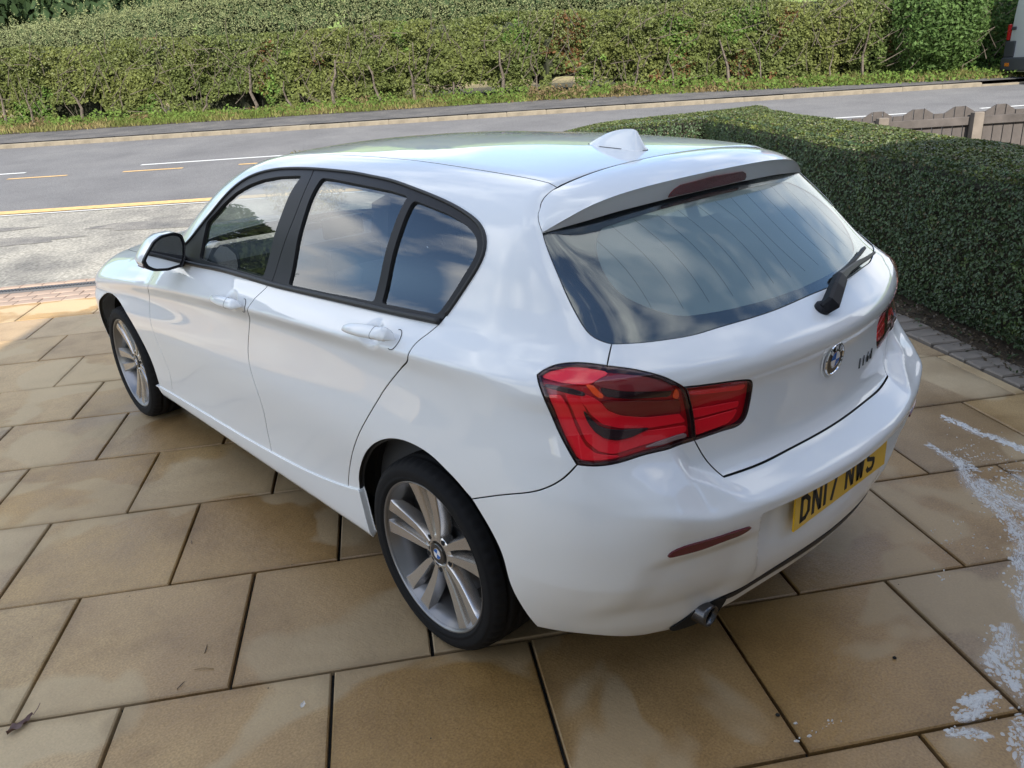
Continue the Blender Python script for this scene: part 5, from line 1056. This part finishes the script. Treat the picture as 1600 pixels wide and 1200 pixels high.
def roundel(p,n,R,parent,name='badge',ring=True):
    e=disc_on(p,n,[(R*1.0,-.001),(R*1.0,.005),(R*.96,.0075),(R*.90,.0075),(R*.87,.005)],0,0,0,name,M_chrome,parent)
    disc_on(p,n,[(R*.875,.0050),(R*.5,.0066),(R*.0005,.0068)],0,0,0,'badge_ring',M_bblack,e); disc_on(p,n,[(R*.53,.0070),(R*.49,.0078),(R*.465,.0072)],0,0,0,'badge_inner_ring',M_chrome,e)
    for a,m in ((0,M_bwhite),(90,M_blue),(180,M_bwhite),(270,M_blue)): disc_on(p,n,[(R*.465,.0072),(R*.0005,.0082)],0,0,0,'badge_quarter',m,e,seg=10,a0=a,a1=a+90)
    nn=Vector(n); ux=Vector((1,0,0)); ux=(ux-nn*ux.dot(nn)).normalized(); uy=nn.cross(ux)
    for ch,a in (('B',135),('M',90),('W',45)): 
        c=Vector(p)+(ux*math.cos(math.radians(a))+uy*math.sin(math.radians(a)))*R*.69+nn*.0063
        text_on(ch,c,n,R*.42,M_bwhite,'badge_letter',e,ext=.0008,rot=math.radians(a-90),bold=.0004)
    return e
M_chr2=simple('dark_chrome',(.20,.21,.22),.12,1.0)
ep,en=tgpt(-.004,.872,.002)
disc_on(ep,en,[(.060,-.0015),(.054,.001),(.049,-.001)],0,0,0,'badge_recess',M_paint,tg)
roundel(ep,en,.0475,tg,'tailgate_badge')
for i,ch in enumerate('116d'):
    lp,ln=tgpt(.190+i*.030+(.004 if i>1 else 0),.797,.0015); text_on(ch,lp,ln,.041,M_chr2,'model_lettering',tg,sx=1.0,ext=.0012,bold=.0014)
# ---- number plate
pl_y=-.8225; npz=.5255
npl=MB().box((-.26,pl_y-.0055,npz-.0555),(.26,pl_y,npz+.0555),bev=.002).obj('number_plate',M_plate,car)
def stroke(mb,a,b,w=.0135,y=pl_y-.0057):
    a=Vector((a[0],0,a[1]));b=Vector((b[0],0,b[1])); d=(b-a).normalized(); s=Vector((-d.z,0,d.x))*w/2; V=[a-s,b-s,b+s,a+s]; mb.add([(v.x,y-.0006,v.z) for v in V]+[(v.x,y+.0004,v.z) for v in V],[(0,1,2,3),(0,4,5,1),(1,5,6,2),(2,6,7,3),(3,7,4,0)])
GL={'D':[[(0,0),(0,1)],[(0,.91),(.62,.91)],[(0,.09),(.62,.09)],[(.50,.93),(.90,.70)],[(.86,.76),(.86,.24)],[(.50,.07),(.90,.30)]],'N':[[(.13,0),(.13,1)],[(.87,0),(.87,1)],[(.16,.97),(.84,.03)]],'1':[[(.5,0),(.5,1)]],'7':[[(.05,.91),(.95,.91)],[(.86,.93),(.36,0)]],'W':[[(.10,1),(.28,0)],[(.28,0),(.5,.75)],[(.5,.75),(.72,0)],[(.72,0),(.90,1)]],'S':[[(.9,.80),(.75,.91)],[(.8,.91),(.2,.91)],[(.25,.91),(.10,.72)],[(.10,.76),(.16,.56)],[(.12,.58),(.86,.44)],[(.88,.48),(.90,.24)],[(.90,.28),(.76,.09)],[(.8,.09),(.2,.09)],[(.25,.09),(.08,.24)]]}
x=-.2335; hgt=.079; z0=npz-.0395
for ch in 'DN17 NWS':
    if ch==' ': x+=.033; continue
    w=.050 if ch!='1' else .016; mb=MB()
    for a,b in GL[ch]:
        if ch=='D': a=(a[0]+.13 if a[0]<.1 else a[0],a[1]); b=(b[0]+.13 if b[0]<.1 else b[0],b[1])
        stroke(mb,(x+w*a[0],z0+hgt*a[1]),(x+w*b[0],z0+hgt*b[1]))
    mb.obj('plate_character',M_ink,npl); x+=w+.011+(.004 if ch=='W' else 0)
# ---- rear wiper
w0,wn=tgpt(-.016,1.006,.003); wr=MB()
hub=disc_on(w0,wn,[(.022,-.006),(.022,.006),(.017,.012),(.0005,.014)],0,0,0,'rear_wiper',M_trim,car)
def bar(pts,ws,hs,name,mat,parent):
    V=[];F=[]
    for i,p in enumerate(pts):
        p=Vector(p); d=(Vector(pts[min(i+1,len(pts)-1)])-Vector(pts[max(i-1,0)])).normalized(); n=Vector((0,-.80,.60)); n=(n-d*n.dot(d)).normalized(); s=d.cross(n)
        for a,b in ((-1,-1),(1,-1),(1,.6),(.6,1),(-.6,1),(-1,.6)): V.append(p+s*a*ws[i]/2+n*b*hs[i]/2)
    for i in range(len(pts)-1):
        for k in range(6): F.append((i*6+k,i*6+(k+1)%6,(i+1)*6+(k+1)%6,(i+1)*6+k))
    F.append(tuple(range(6))[::-1]); F.append(tuple(range(len(pts)*6-6,len(pts)*6))); o=mk(name,V,F,mat,parent); return o
bar([(-.022,-.738,1.010),(-.006,-.750,1.024),(.048,-.735,1.052),(.092,-.722,1.069),(.105,-.719,1.071)],[.034,.042,.038,.034,.026],[.020,.030,.026,.022,.016],'wiper_arm',M_trim,hub); bar([(.096,-.722,1.070),(.16,-.706,1.071),(.26,-.684,1.068),(.36,-.664,1.062),(.462,-.640,1.058)],[.026,.020,.017,.013,.008],[.018,.015,.012,.010,.006],'wiper_blade_carrier',M_trim,hub)
bl0=Vector((.02,float(Rf(np.array([.02]),np.array([1.047]))[0])-.010,1.047)); bl1=Vector((.47,float(Rf(np.array([.47]),np.array([1.063]))[0])-.012,1.063))
bpts=[]
for i in range(9):
    q=i/8; x=.16+(.475-.16)*q; z=1.052+.012*q; bpts.append((x,float(Rf(np.array([x]),np.array([z]))[0])-.016,z))
bar(bpts,[.010]*9,[.014]*9,'wiper_blade',M_seal_shade,hub)
# ---- exhaust
ex=MB().lathe([(0,.026),(0,.0305),(.012,.032),(.09,.032),(.24,.028),(.24,.024),(.02,.026)],28,closed=True).obj('exhaust_tip',simple('exhaust_steel',(.10,.10,.105),.25,.9),car,True); ex.location=(-.475,-.730,.270); ex.rotation_euler=(math.radians(0),math.radians(-4),math.radians(92))
MB().lathe([(.05,.0005),(.05,.029)],20).obj('exhaust_bore',M_dark,ex)
panel('exhaust_cutout_shade',poly_loop(rear_uv([.405,.43,.50,.555,.53,.405],[.300,.305,.292,.235,.212,.212]),.006),M_dark,car,-1,h=.02,off=.0045,fl=.004,gap=0,lip=False)  # black patch laid over the skirt, paints the dark of an opening
# ---- door mirrors
face=[(.993,1.020),(.972,1.047),(.930,1.093),(.894,1.110),(.840,1.113),(.810,1.100),(.803,1.062),(.815,1.005),(.835,.971),(.90,.966),(.957,.976),(.984,.995)]
for sd in (-1,1):
    F0=poly_loop(face,.002)[::2]; c=F0.mean(0); V=[];F=[];K=len(F0)
    for s,y,dz in ((.955,1.652,0),(1.0,1.648,0),(1.01,1.662,0),(1.02,1.70,0),(.97,1.755,.0),(.80,1.80,-.004),(.5,1.828,-.008),(.05,1.836,-.01)):
        for p in F0: q=c+(p-c)*s; V.append((sd*q[0],y-.10*(q[0]-.80),q[1]+dz))
    mi=[]
    for i in range(7):
        for k in range(K):
            f=(i*K+k,i*K+(k+1)%K,(i+1)*K+(k+1)%K,(i+1)*K+k); F.append(f if sd>0 else f[::-1]); zc=V[i*K+k][2]; mi.append(0 if (i>=2 and zc>1.0) else 1)
    mr=mk('door_mirror',V,F,[M_paint,M_trim],car,True,mi); autosmooth(mr,50)
    G_=[(sd*(c+(p-c)*.95)[0],1.6535-.10*((c+(p-c)*.95)[0]-.80),(c+(p-c)*.95)[1]) for p in F0]; mk('mirror_surround',G_,[tuple(range(K))] if sd<0 else [tuple(range(K))[::-1]],M_trim,mr)
    G_=[(sd*(c+(p-c)*.85)[0],1.6515-.10*((c+(p-c)*.85)[0]-.80),(c+(p-c)*.85)[1]) for p in F0]; mk('mirror_glass',G_,[tuple(range(K))] if sd<0 else [tuple(range(K))[::-1]],M_mirror,mr)
    MB().tube([(sd*.84,1.73,.985),(sd*.80,1.755,.972),(sd*.755,1.79,.962)],[.030,.026,.030],10).obj('mirror_arm',M_trim,mr,True)
    MB().box((sd*.982-.010,1.645,.992),(sd*.982+.010,1.70,1.006),bev=.004).obj('mirror_indicator',MATS['lamp_clear'],mr)
# ---- wheels
def spoke(mb,phi,dl):
    st=[(.046,.018,.072,.030,.0125),(.075,.0245,.073,.036,.021),(.11,.030,.0745,.040,.028),(.15,.0345,.079,.040,.034),(.19,.0395,.085,.034,.040),(.216,.045,.0895,.026,.044),(.228,.052,.0910,.020,.047)]
    V=[];F=[]
    for r,w,xf,d,offs in st:
        a=phi+dl*math.atan2(offs*.93,r); er=Vector((0,math.cos(a),math.sin(a))); et=Vector((0,-math.sin(a),math.cos(a)))
        for (t,x) in ((-.5*w-.004,xf-d),(-.5*w,xf-.006),(-.5*w+.003,xf),(.5*w-.003,xf),(.5*w,xf-.006),(.5*w+.004,xf-d)): V.append(er*r+et*t+Vector((x,0,0)))
    for i in range(len(st)-1):
        for k in range(5): F.append((i*6+k,(i+1)*6+k,(i+1)*6+k+1,i*6+k+1)[::-1])
    mb.add(V,F)
def build_wheel():
    tp=[(.094,.228),(.1005,.237),(.1075,.246),(.1105,.2535),(.1095,.2545),(.1115,.2625),(.1108,.280),(.1085,.2885),(.1065,.2895),(.104,.297),(.095,.3065),(.086,.311),(.070,.3145),(.066,.3148),(.064,.307),(.056,.307),(.054,.3155),(.024,.3168),(.022,.309),(.014,.309),(.012,.317),(0,.317)]
    tp=[(x,.2435+(r-.2395)*(.3090-.2435)/(.317-.2395)) for x,r in tp]
    prof=tp+[(-x,r) for x,r in tp[::-1][1:]]; n=216; V=[];F=[];P=len(prof)
    for k in range(n):
        a=2*math.pi*k/n; g=(k%4==0)
        for i,(x,r) in enumerate(prof):
            rr=r-(.0045 if (g and .068<=abs(x)<=.100 and r>.292) else 0)-(.003 if ((k+2)%4==0 and .026<abs(x)<.054 and False) else 0)
            V.append((x,rr*math.cos(a),rr*math.sin(a)))
    for k in range(n):
        for i in range(P-1): F.append((k*P+i,((k+1)%n)*P+i,((k+1)%n)*P+i+1,k*P+i+1)[::-1])
    ty=mk('tyre',V,F,M_rubber,None,True,link=False); 
    rb=MB().lathe([(.092,.2285),(.0975,.2395),(.1015,.2395),(.1025,.2360),(.0995,.2325),(.0965,.2310),(.092,.2290),(.080,.2215),(.055,.2110),(-.02,.2010),(-.085,.2010),(-.1,.224)],96)
    ri=rb.obj('rim_barrel',M_alloy_shade,None,True,link=False)
    for o_ in (ri,):
        for v in o_.data.vertices: v.co.y*=1.018; v.co.z*=1.018
    sp=MB()
    for j in range(5):
        ph=math.radians(90+18+72*j)
        spoke(sp,ph,-1); spoke(sp,ph,1)
    sp.lathe([(.060,.034),(.066,.036),(.0700,.040),(.0705,.058),(.066,.064),(.035,.066)],60)
    sk=sp.obj('spokes',M_alloy,None,False,link=False)
    for v in sk.data.vertices: v.co.y*=1.018; v.co.z*=1.018
    bolts=[]
    for j in range(5):
        a=math.radians(90+54+72*j); cy_,cz_=.056*math.cos(a),.056*math.sin(a); bolts.append(MB().add([(.0712,cy_+.0085*math.cos(b*math.pi/6),cz_+.0085*math.sin(b*math.pi/6)) for b in range(12)],[tuple(range(12))]).obj('wheel_bolt',M_dark,None,False,link=False))
    bd=MB().lathe([(.0,.07),(.012,.07),(.012,.148),(-.012,.148),(-.012,.07)],48).obj('brake_disc',M_disc,None,True,link=False)
    bk=MB().lathe([(-.035,.001),(-.035,.198)],40).box((-.02,-.05,.09),(.03,.06,.165),bev=.01).obj('brake_backing',M_dark,None,False,link=False)
    return (ty,ri,sk,bd,bk,*bolts)
WP=build_wheel()
for sd in (-1,1):
    for yy in (0.,2.69):
        w=bpy.data.objects.new('wheel',None); COL.objects.link(w); w.parent=car; w.empty_display_size=.1; w.location=(sd*.7545,yy,.3085)
        rx={(-1,0.):math.radians(-13),(-1,2.69):math.radians(9)}.get((sd,yy),.4)
        w.rotation_euler=(rx if sd>0 else rx,0,0 if sd>0 else math.pi)
        for o in WP: c=o.copy(); COL.objects.link(c); c.parent=w; [autosmooth(c,38) if c.name.startswith('spokes') and not c.data.get('as') else None]; c.data['as']=1
        hc=MB().lathe([(.066,.0345),(.0735,.0335),(.0750,.031),(.0750,.0005)],40).obj('hub_cap',M_bblack,w,True); autosmooth(hc,30)
        if sd<0:
            for a,m in ((0,M_bwhite),(90,M_blue),(180,M_bwhite),(270,M_blue)):
                V=[(.0757,0,0)]+[(.0756,.0165*math.cos(math.radians(a+b*9)),.0165*math.sin(math.radians(a+b*9))) for b in range(11)]; q=MB().add(V,[(0,i,i+1) for i in range(1,11)]).obj('badge_quarter',m,hc)
            MB().lathe([(.0753,.0165),(.0760,.0172),(.0753,.0180)],32).obj('badge_ring',M_chrome,hc,True)
        # arch liner
        V=[];F=[];n=30
        for k in range(n+1):
            a=math.radians(-6+192*k/n); 
            for x,r in ((.42,.001 if False else .36),(.42,.395),(.74,.395),(.79,.39)): V.append((sd*x,yy+r*math.cos(a),.32+r*math.sin(a)))
        for k in range(n):
            for i in range(3): F.append((k*4+i,k*4+i+1,k*4+5+i,k*4+4+i))
        mk('arch_liner',V,F,M_dark,car,True); 
    MB().box((min(sd*.40,sd*.425),-.40,.18),(max(sd*.40,sd*.425),.40,.72)).obj('arch_liner',M_dark,car); MB().box((min(sd*.40,sd*.425),2.29,.18),(max(sd*.40,sd*.425),3.09,.72)).obj('arch_liner',M_dark,car)
for o in WP: bpy.data.objects.remove(o)
# ---- underside and cabin
MB().box((-.78,.42,.205),(.78,2.28,.25)).box((-.60,.42,.15),(.60,2.28,.21)).box((-.45,-.52,.17),(.45,.42,.26)).box((-.45,2.28,.16),(.45,3.2,.26)).obj('floor_pan',M_dark,car)
MB().box((-.50,-.60,.30),(.50,-.40,.62)).obj('boot_tub',M_dark,car)
MB().box((-.62,-.60,.90),(.62,-.06,.93)).obj('parcel_shelf',M_int,car)
for sd in (-1,1):
    MB().box((min(sd*.72,sd*.765),-.30,.30),(max(sd*.72,sd*.765),2.05,.955),bev=.01).box((min(sd*.60,sd*.73),1.0,.66),(max(sd*.60,sd*.73),1.6,.72),bev=.02).obj('door_card',M_int,car)
    ptrim=loop(cut(C_['dlo_top'],side_uv(.25,1.333)[0],C_['dlo_top'][-1]),resamp(np.vstack([C_['dlo_top'][-1:],side_uv(-.5,1.06)]),HB,False),C_['glass_left'][::-1],C_['spoiler_seam'][::-1],cut(roof_uv,roof_uv[0],topuv(.462,.25)[0]))
    panel('pillar_trim',ptrim,M_int,car,sd,h=.05,off=-.045,fl=.003,lip=False,gap=-.004)
    s=MB(); x=sd*.36
    s.box((x-.25,.86,.30),(x+.25,1.36,.50),bev=.05); st=s.obj('front_seat',M_seat,car)
    V=MB(); V.box((-.25,-.07,0),(.25,.07,.62),bev=.05); bk=V.obj('backrest',M_seat,st); bk.location=(x,.90,.46); bk.rotation_euler=(math.radians(20),0,0)
    V=MB(); V.box((-.13,-.05,0),(.13,.05,.19),bev=.035); hr=V.obj('headrest',M_seat,st); hr.location=(x,.665,1.09); hr.rotation_euler=(math.radians(14),0,0)
    V=MB(); V.box((-.12,-.04,0),(.12,.04,.15),bev=.03); hr=V.obj('rear_headrest',M_seat,car); hr.location=(x,-.04,.99); hr.rotation_euler=(math.radians(18),0,0)
rs=MB().box((-.62,.08,.30),(.62,.55,.50),bev=.04).obj('rear_seat',M_seat,car); V=MB().box((-.64,-.07,0),(.64,.07,.56),bev=.05).obj('backrest',M_seat,rs); V.location=(0,.10,.46); V.rotation_euler=(math.radians(20),0,0)
MB().box((-.74,1.72,.52),(.74,2.18,.93),bev=.05).obj('dashboard',M_int,car); MB().box((-.14,1.66,.62),(.14,1.73,.90),bev=.015).obj('centre_console',M_trim,car); MB().box((-.11,1.75,.94),(.11,1.765,1.04),bev=.006).obj('centre_screen',M_bblack,car)
sw_=bpy.data.objects.new('steering_wheel',None); COL.objects.link(sw_); sw_.parent=car; sw_.location=(.36,1.55,.90); sw_.rotation_euler=(math.radians(68),0,0)
pts=[(.182*math.cos(a),.182*math.sin(a),0) for a in np.linspace(0,2*math.pi,41)]; MB().tube(pts,.015,10,cap=False).obj('wheel_rim',M_trim,sw_,True)
mb=MB(); mb.box((-.07,-.06,-.02),(.07,.05,.03),bev=.02).box((-.175,-.015,-.008),(-.06,.015,.012),bev=.004).box((.06,-.015,-.008),(.175,.015,.012),bev=.004).box((-.018,-.175,-.008),(.018,-.05,.012),bev=.004).obj('wheel_hub',M_trim,sw_); MB().tube([(-.05,-.05,.018),(-.03,-.10,.018),(.03,-.10,.018),(.05,-.05,.018)],.004,6).obj('wheel_trim',M_chrome,sw_)
MB().box((-.10,1.52,1.24),(.10,1.545,1.30),bev=.012).obj('interior_mirror',M_trim,car)

# ------------------------------------------------------------------ things lying on the slabs
M_foam=simple('soap_foam',(.82,.82,.81),.6,spec=.3)
_t=M_foam.node_tree; _b=_t.nodes['Principled BSDF']; _tr=N(_t,'BsdfTransparent'); _m=N(_t,'MixShader',i_0=.55); _t.links.new(_tr.outputs[0],_m.inputs[1]); _t.links.new(_b.outputs[0],_m.inputs[2]); _t.links.new(_m.outputs[0],_t.nodes['Material Output'].inputs[0])
def foam():
    V=[];F=[]
    def blob(x,y,r,h,el=1.,ang=0.):
        b=len(V); k=7
        for a in range(k): q=2*math.pi*a/k; s=r*(.75+.5*rng.random()); X,Y=s*math.cos(q)*el,s*math.sin(q); V.append((x+X*math.cos(ang)-Y*math.sin(ang),y+X*math.sin(ang)+Y*math.cos(ang),.0012))
        for a in range(k): q=V[b+a]; V.append((x+(q[0]-x)*.6,y+(q[1]-y)*.6,.0012+h*.8))
        V.append((x,y,.0012+h))
        for a in range(k): F.append((b+a,b+(a+1)%k,b+k+(a+1)%k,b+k+a)); F.append((b+k+a,b+k+(a+1)%k,b+2*k))
    def streak(a,b,w,n,r,dens=1.,el=2.6):
        a=np.array(a);b=np.array(b); d=b-a; L_=np.linalg.norm(d); d/=L_; p=np.array([-d[1],d[0]]); an=math.atan2(d[1],d[0])
        for i in range(int(n*.8)):
            q=rng.random(); o=rng.normal(0,w)*(.4+.6*math.sin(q*math.pi)); c=a+d*L_*q+p*o; blob(c[0],c[1],r*.50*(.25+1.1*rng.random()**2.2),.0015+.0035*rng.random(),1+rng.random()*(el-1),an+rng.normal(0,.25))
    for s in STREAKS: streak(*s)
    return V,F
STREAKS=[((1.79,-.45),(1.70,-.68),.014,170,.012,1,3),((1.71,-.67),(1.62,-.98),.014,260,.013,1,3),((1.45,-.52),(1.35,-.76),.016,120,.010,1,2.6),((1.33,-.75),(1.50,-.95),.012,60,.007),((1.40,-.66),(.92,-1.06),.022,420,.008),((1.25,-.80),(1.02,-1.12),.06,520,.0075),((1.35,-.85),(1.15,-1.15),.05,260,.007),((1.49,-.62),(1.45,-.80),.05,70,.006),((.95,-1.02),(.74,-1.12),.03,130,.008),((.76,-1.09),(.45,-1.26),.03,150,.009),((.36,-1.17),(.10,-1.34),.035,300,.011,1,2),((.22,-1.20),(.12,-1.30),.02,150,.013),((-.09,-1.235),(.07,-1.275),.018,200,.011,1,2.4),((-.03,-1.22),(.06,-1.265),.012,110,.012),((-.155,-1.232),(-.10,-1.31),.011,110,.009,1,2),((-.02,-1.35),(-.13,-1.41),.018,90,.010),((.0,-1.33),(.1,-1.4),.03,50,.008),((.52,-.95),(.49,-.98),.015,12,.006),((.72,-.87),(.79,-1.0),.02,14,.005),((.9,-.85),(.6,-1.1),.12,60,.004),((1.75,-.6),(1.4,-.9),.10,90,.005),((-.45,-.98),(-.30,-1.02),.02,18,.008)]
M_film=bpy.data.materials.new('soap_film'); M_film.use_nodes=True; _t=M_film.node_tree; _b=_t.nodes['Principled BSDF']; _b.inputs['Base Color'].default_value=(.82,.82,.81,1); _b.inputs['Roughness'].default_value=.5
_a=N(_t,'Attribute',attribute_name='Col'); _uv=N(_t,'SeparateColor'); _t.links.new(_a.outputs['Color'],_uv.inputs[0]); _cv=N(_t,'CombineXYZ'); _t.links.new(_uv.outputs[0],_cv.inputs[0]); _t.links.new(_uv.outputs[1],_cv.inputs[1]); _t.links.new(_uv.outputs[2],_cv.inputs[2])
_mp=N(_t,'Mapping'); _mp.inputs['Scale'].default_value=(26,70,7); _t.links.new(_cv.outputs[0],_mp.inputs[0]); _n=N(_t,'TexNoise',i_Scale=1.,i_Detail=6.,i_Roughness=.62); _t.links.new(_mp.outputs[0],_n.inputs[0])
_ed=N(_t,'Math',operation='MULTIPLY_ADD',i_1=-1.0,i_2=0.0); _dv=N(_t,'Math',operation='SUBTRACT',i_1=.5); _t.links.new(_uv.outputs[1],_dv.inputs[0]); _ab=N(_t,'Math',operation='ABSOLUTE'); _t.links.new(_dv.outputs[0],_ab.inputs[0]); _sb=N(_t,'Math',operation='MULTIPLY_ADD',i_1=-.62); _t.links.new(_ab.outputs[0],_sb.inputs[0]); _t.links.new(_n.outputs[0],_sb.inputs[2])
_r=ramp(_t,[(.33,(0,0,0)),(.55,(.62,.62,.62))]); _t.links.new(_sb.outputs[0],_r.inputs[0]); _tr=N(_t,'BsdfTransparent'); _m=N(_t,'MixShader'); _t.links.new(_r.outputs[0],_m.inputs[0]); _t.links.new(_tr.outputs[0],_m.inputs[1]); _t.links.new(_b.outputs[0],_m.inputs[2]); _t.links.new(_m.outputs[0],_t.nodes['Material Output'].inputs[0])
FV=[];FF2=[];FC=[]
for si,(a,b,w) in enumerate([((1.80,-.44),(1.69,-.68),.055),((1.72,-.66),(1.60,-1.02),.065),((1.46,-.51),(1.33,-.78),.06),((1.40,-.66),(.90,-1.08),.10),((1.30,-.82),(.98,-1.16),.16),((1.42,-.90),(1.12,-1.2),.12),((.97,-1.01),(.72,-1.14),.09),((.78,-1.08),(.43,-1.28),.11),((.38,-1.16),(.08,-1.36),.12),((.24,-1.19),(.11,-1.31),.09),((-.10,-1.232),(.08,-1.28),.055),((-.165,-1.228),(-.09,-1.32),.045),((-.0,-1.34),(-.15,-1.42),.06)]):
    a=np.array(a);b=np.array(b); d=b-a; L_=np.linalg.norm(d); d/=L_; p_=np.array([-d[1],d[0]]); ns=10; b0_=len(FV)
    for i in range(ns+1):
        q=i/ns; ww=w*(.25+.75*math.sin(math.pi*min(1,max(0,q*.9+.05)))); c=a+d*L_*q+p_*.25*w*math.sin(q*5+si)
        for s in (-.5,0,.5): FV.append((*(c+p_*s*ww*1.3),.0010+.0001*si)); FC.append((q*L_,s+.5,si*.31+.05))
    for i in range(ns):
        for k in range(2): FF2.append((b0_+i*3+k,b0_+i*3+k+1,b0_+i*3+4+k,b0_+i*3+3+k))
sf=mk('soap_smears',FV,FF2,M_film,None,False,col=np.array(FC)); tag(sf,label='soft white smears of drying soap on the slabs at the right',kind='stuff')
v,f=foam(); tag(mk('soap_foam',v,f,M_foam,None,True),label='white streaks and specks of soap foam drying on the slabs behind the car',kind='stuff')
def crumpled(name,pts,w,mat,label,cat,lift=.006):
    a=np.array(pts[0]+(.004,)); b=np.array(pts[1]+(.004,)); d=b-a; p=np.array([-d[1],d[0],0]); p/=np.linalg.norm(p); n=9; V=[];F=[]
    for i in range(n):
        q=i/(n-1); h=w*math.sin(math.pi*min(1,q*1.05))**.7*(1+.2*rng.normal()) if 0<i<n-1 else .0006
        c=a+d*q; 
        for s in (-1,-.4,.25,1): V.append(c+p*s*h+np.array([0,0,.002+lift*abs(s)*rng.random()*1.8+lift*.4*math.sin(q*7)]))
    for i in range(n-1):
        for k in range(3): F.append((i*4+k,i*4+k+1,i*4+5+k,i*4+4+k))
    o=mk(name,V,F,mat,None,True); tag(o,label,cat); return o
M_dry=simple('dry_leaf',(.13,.075,.065),.7,var=.35,vscale=60)
lf=crumpled('dry_leaf',((-1.945,.556),(-1.872,.590)),.017,M_dry,'curled reddish brown dry leaf lying on a slab joint in the near corner','leaf',.010)
mb=MB().tube([(-1.872,.590,.008),(-1.856,.604,.012),(-1.846,.617,.016)],.0011,5).obj('stalk',M_dry,lf)
ft=crumpled('feather',((-1.306,.052),(-1.288,.068)),.007,M_foam,'tiny white feather on a near slab in front of the rear wheel','feather',.003)
for i,(x,y,l,a,lab) in enumerate(((-1.437,.424,.030,2.3,'thin straw coloured twig on the slab in front of the rear wheel'),(-1.517,.402,.016,.4,'short pale twig on the slab near the straw coloured twig'),(-1.181,1.178,.014,1.2,'dark crumb of twig on a slab beside the sill'),(-1.395,.51,.022,.9,'small dark twig fragment on the slab by the joint'))):
    tag(MB().tube([(x-l*math.cos(a),y-l*math.sin(a),.002),(x,y,.0045),(x+l*math.cos(a+.2),y+l*math.sin(a+.2),.0025)],[.0012,.0014,.0009],5).obj('twig',M_twig if i!=0 else simple('straw_twig',(.28,.19,.09),.8)),lab,'twig')
for x,y,r,lab in ((-.405,-.90,.006,'small dark pebble on the slab behind the exhaust'),(.02,-1.02,.006,'dark pebble on the slab corner behind the car'),):
    v=MB().lathe([(0,.0005),(.25*r,.8*r),(.6*r,r),(1.0*r,.7*r),(1.2*r,.0005)],10).obj('pebble',M_bed); v.location=(x,y,0); v.rotation_euler=(0,-math.pi/2,.6); tag(v,lab,'pebble')
# fallen specks and grit across the drive
n=1500; a=rng.random(n)*5.2-3.2; b=rng.random(n)*6-4.5; P=np.stack([a*SA[0]+b*SB[0],a*SA[1]+b*SB[1],np.full(n,.0022)],-1); s=.0028*(.4+rng.random(n)**2*1.6); cc=np.where((rng.random(n)<.75)[:,None],np.array([.035,.028,.02]),np.array([.30,.25,.18]))
tag(leaves('grit',P,np.tile([0,0,1.],(n,1)),s,cc,M_leafd,tilt=.25,aspect=.8),kind='stuff')
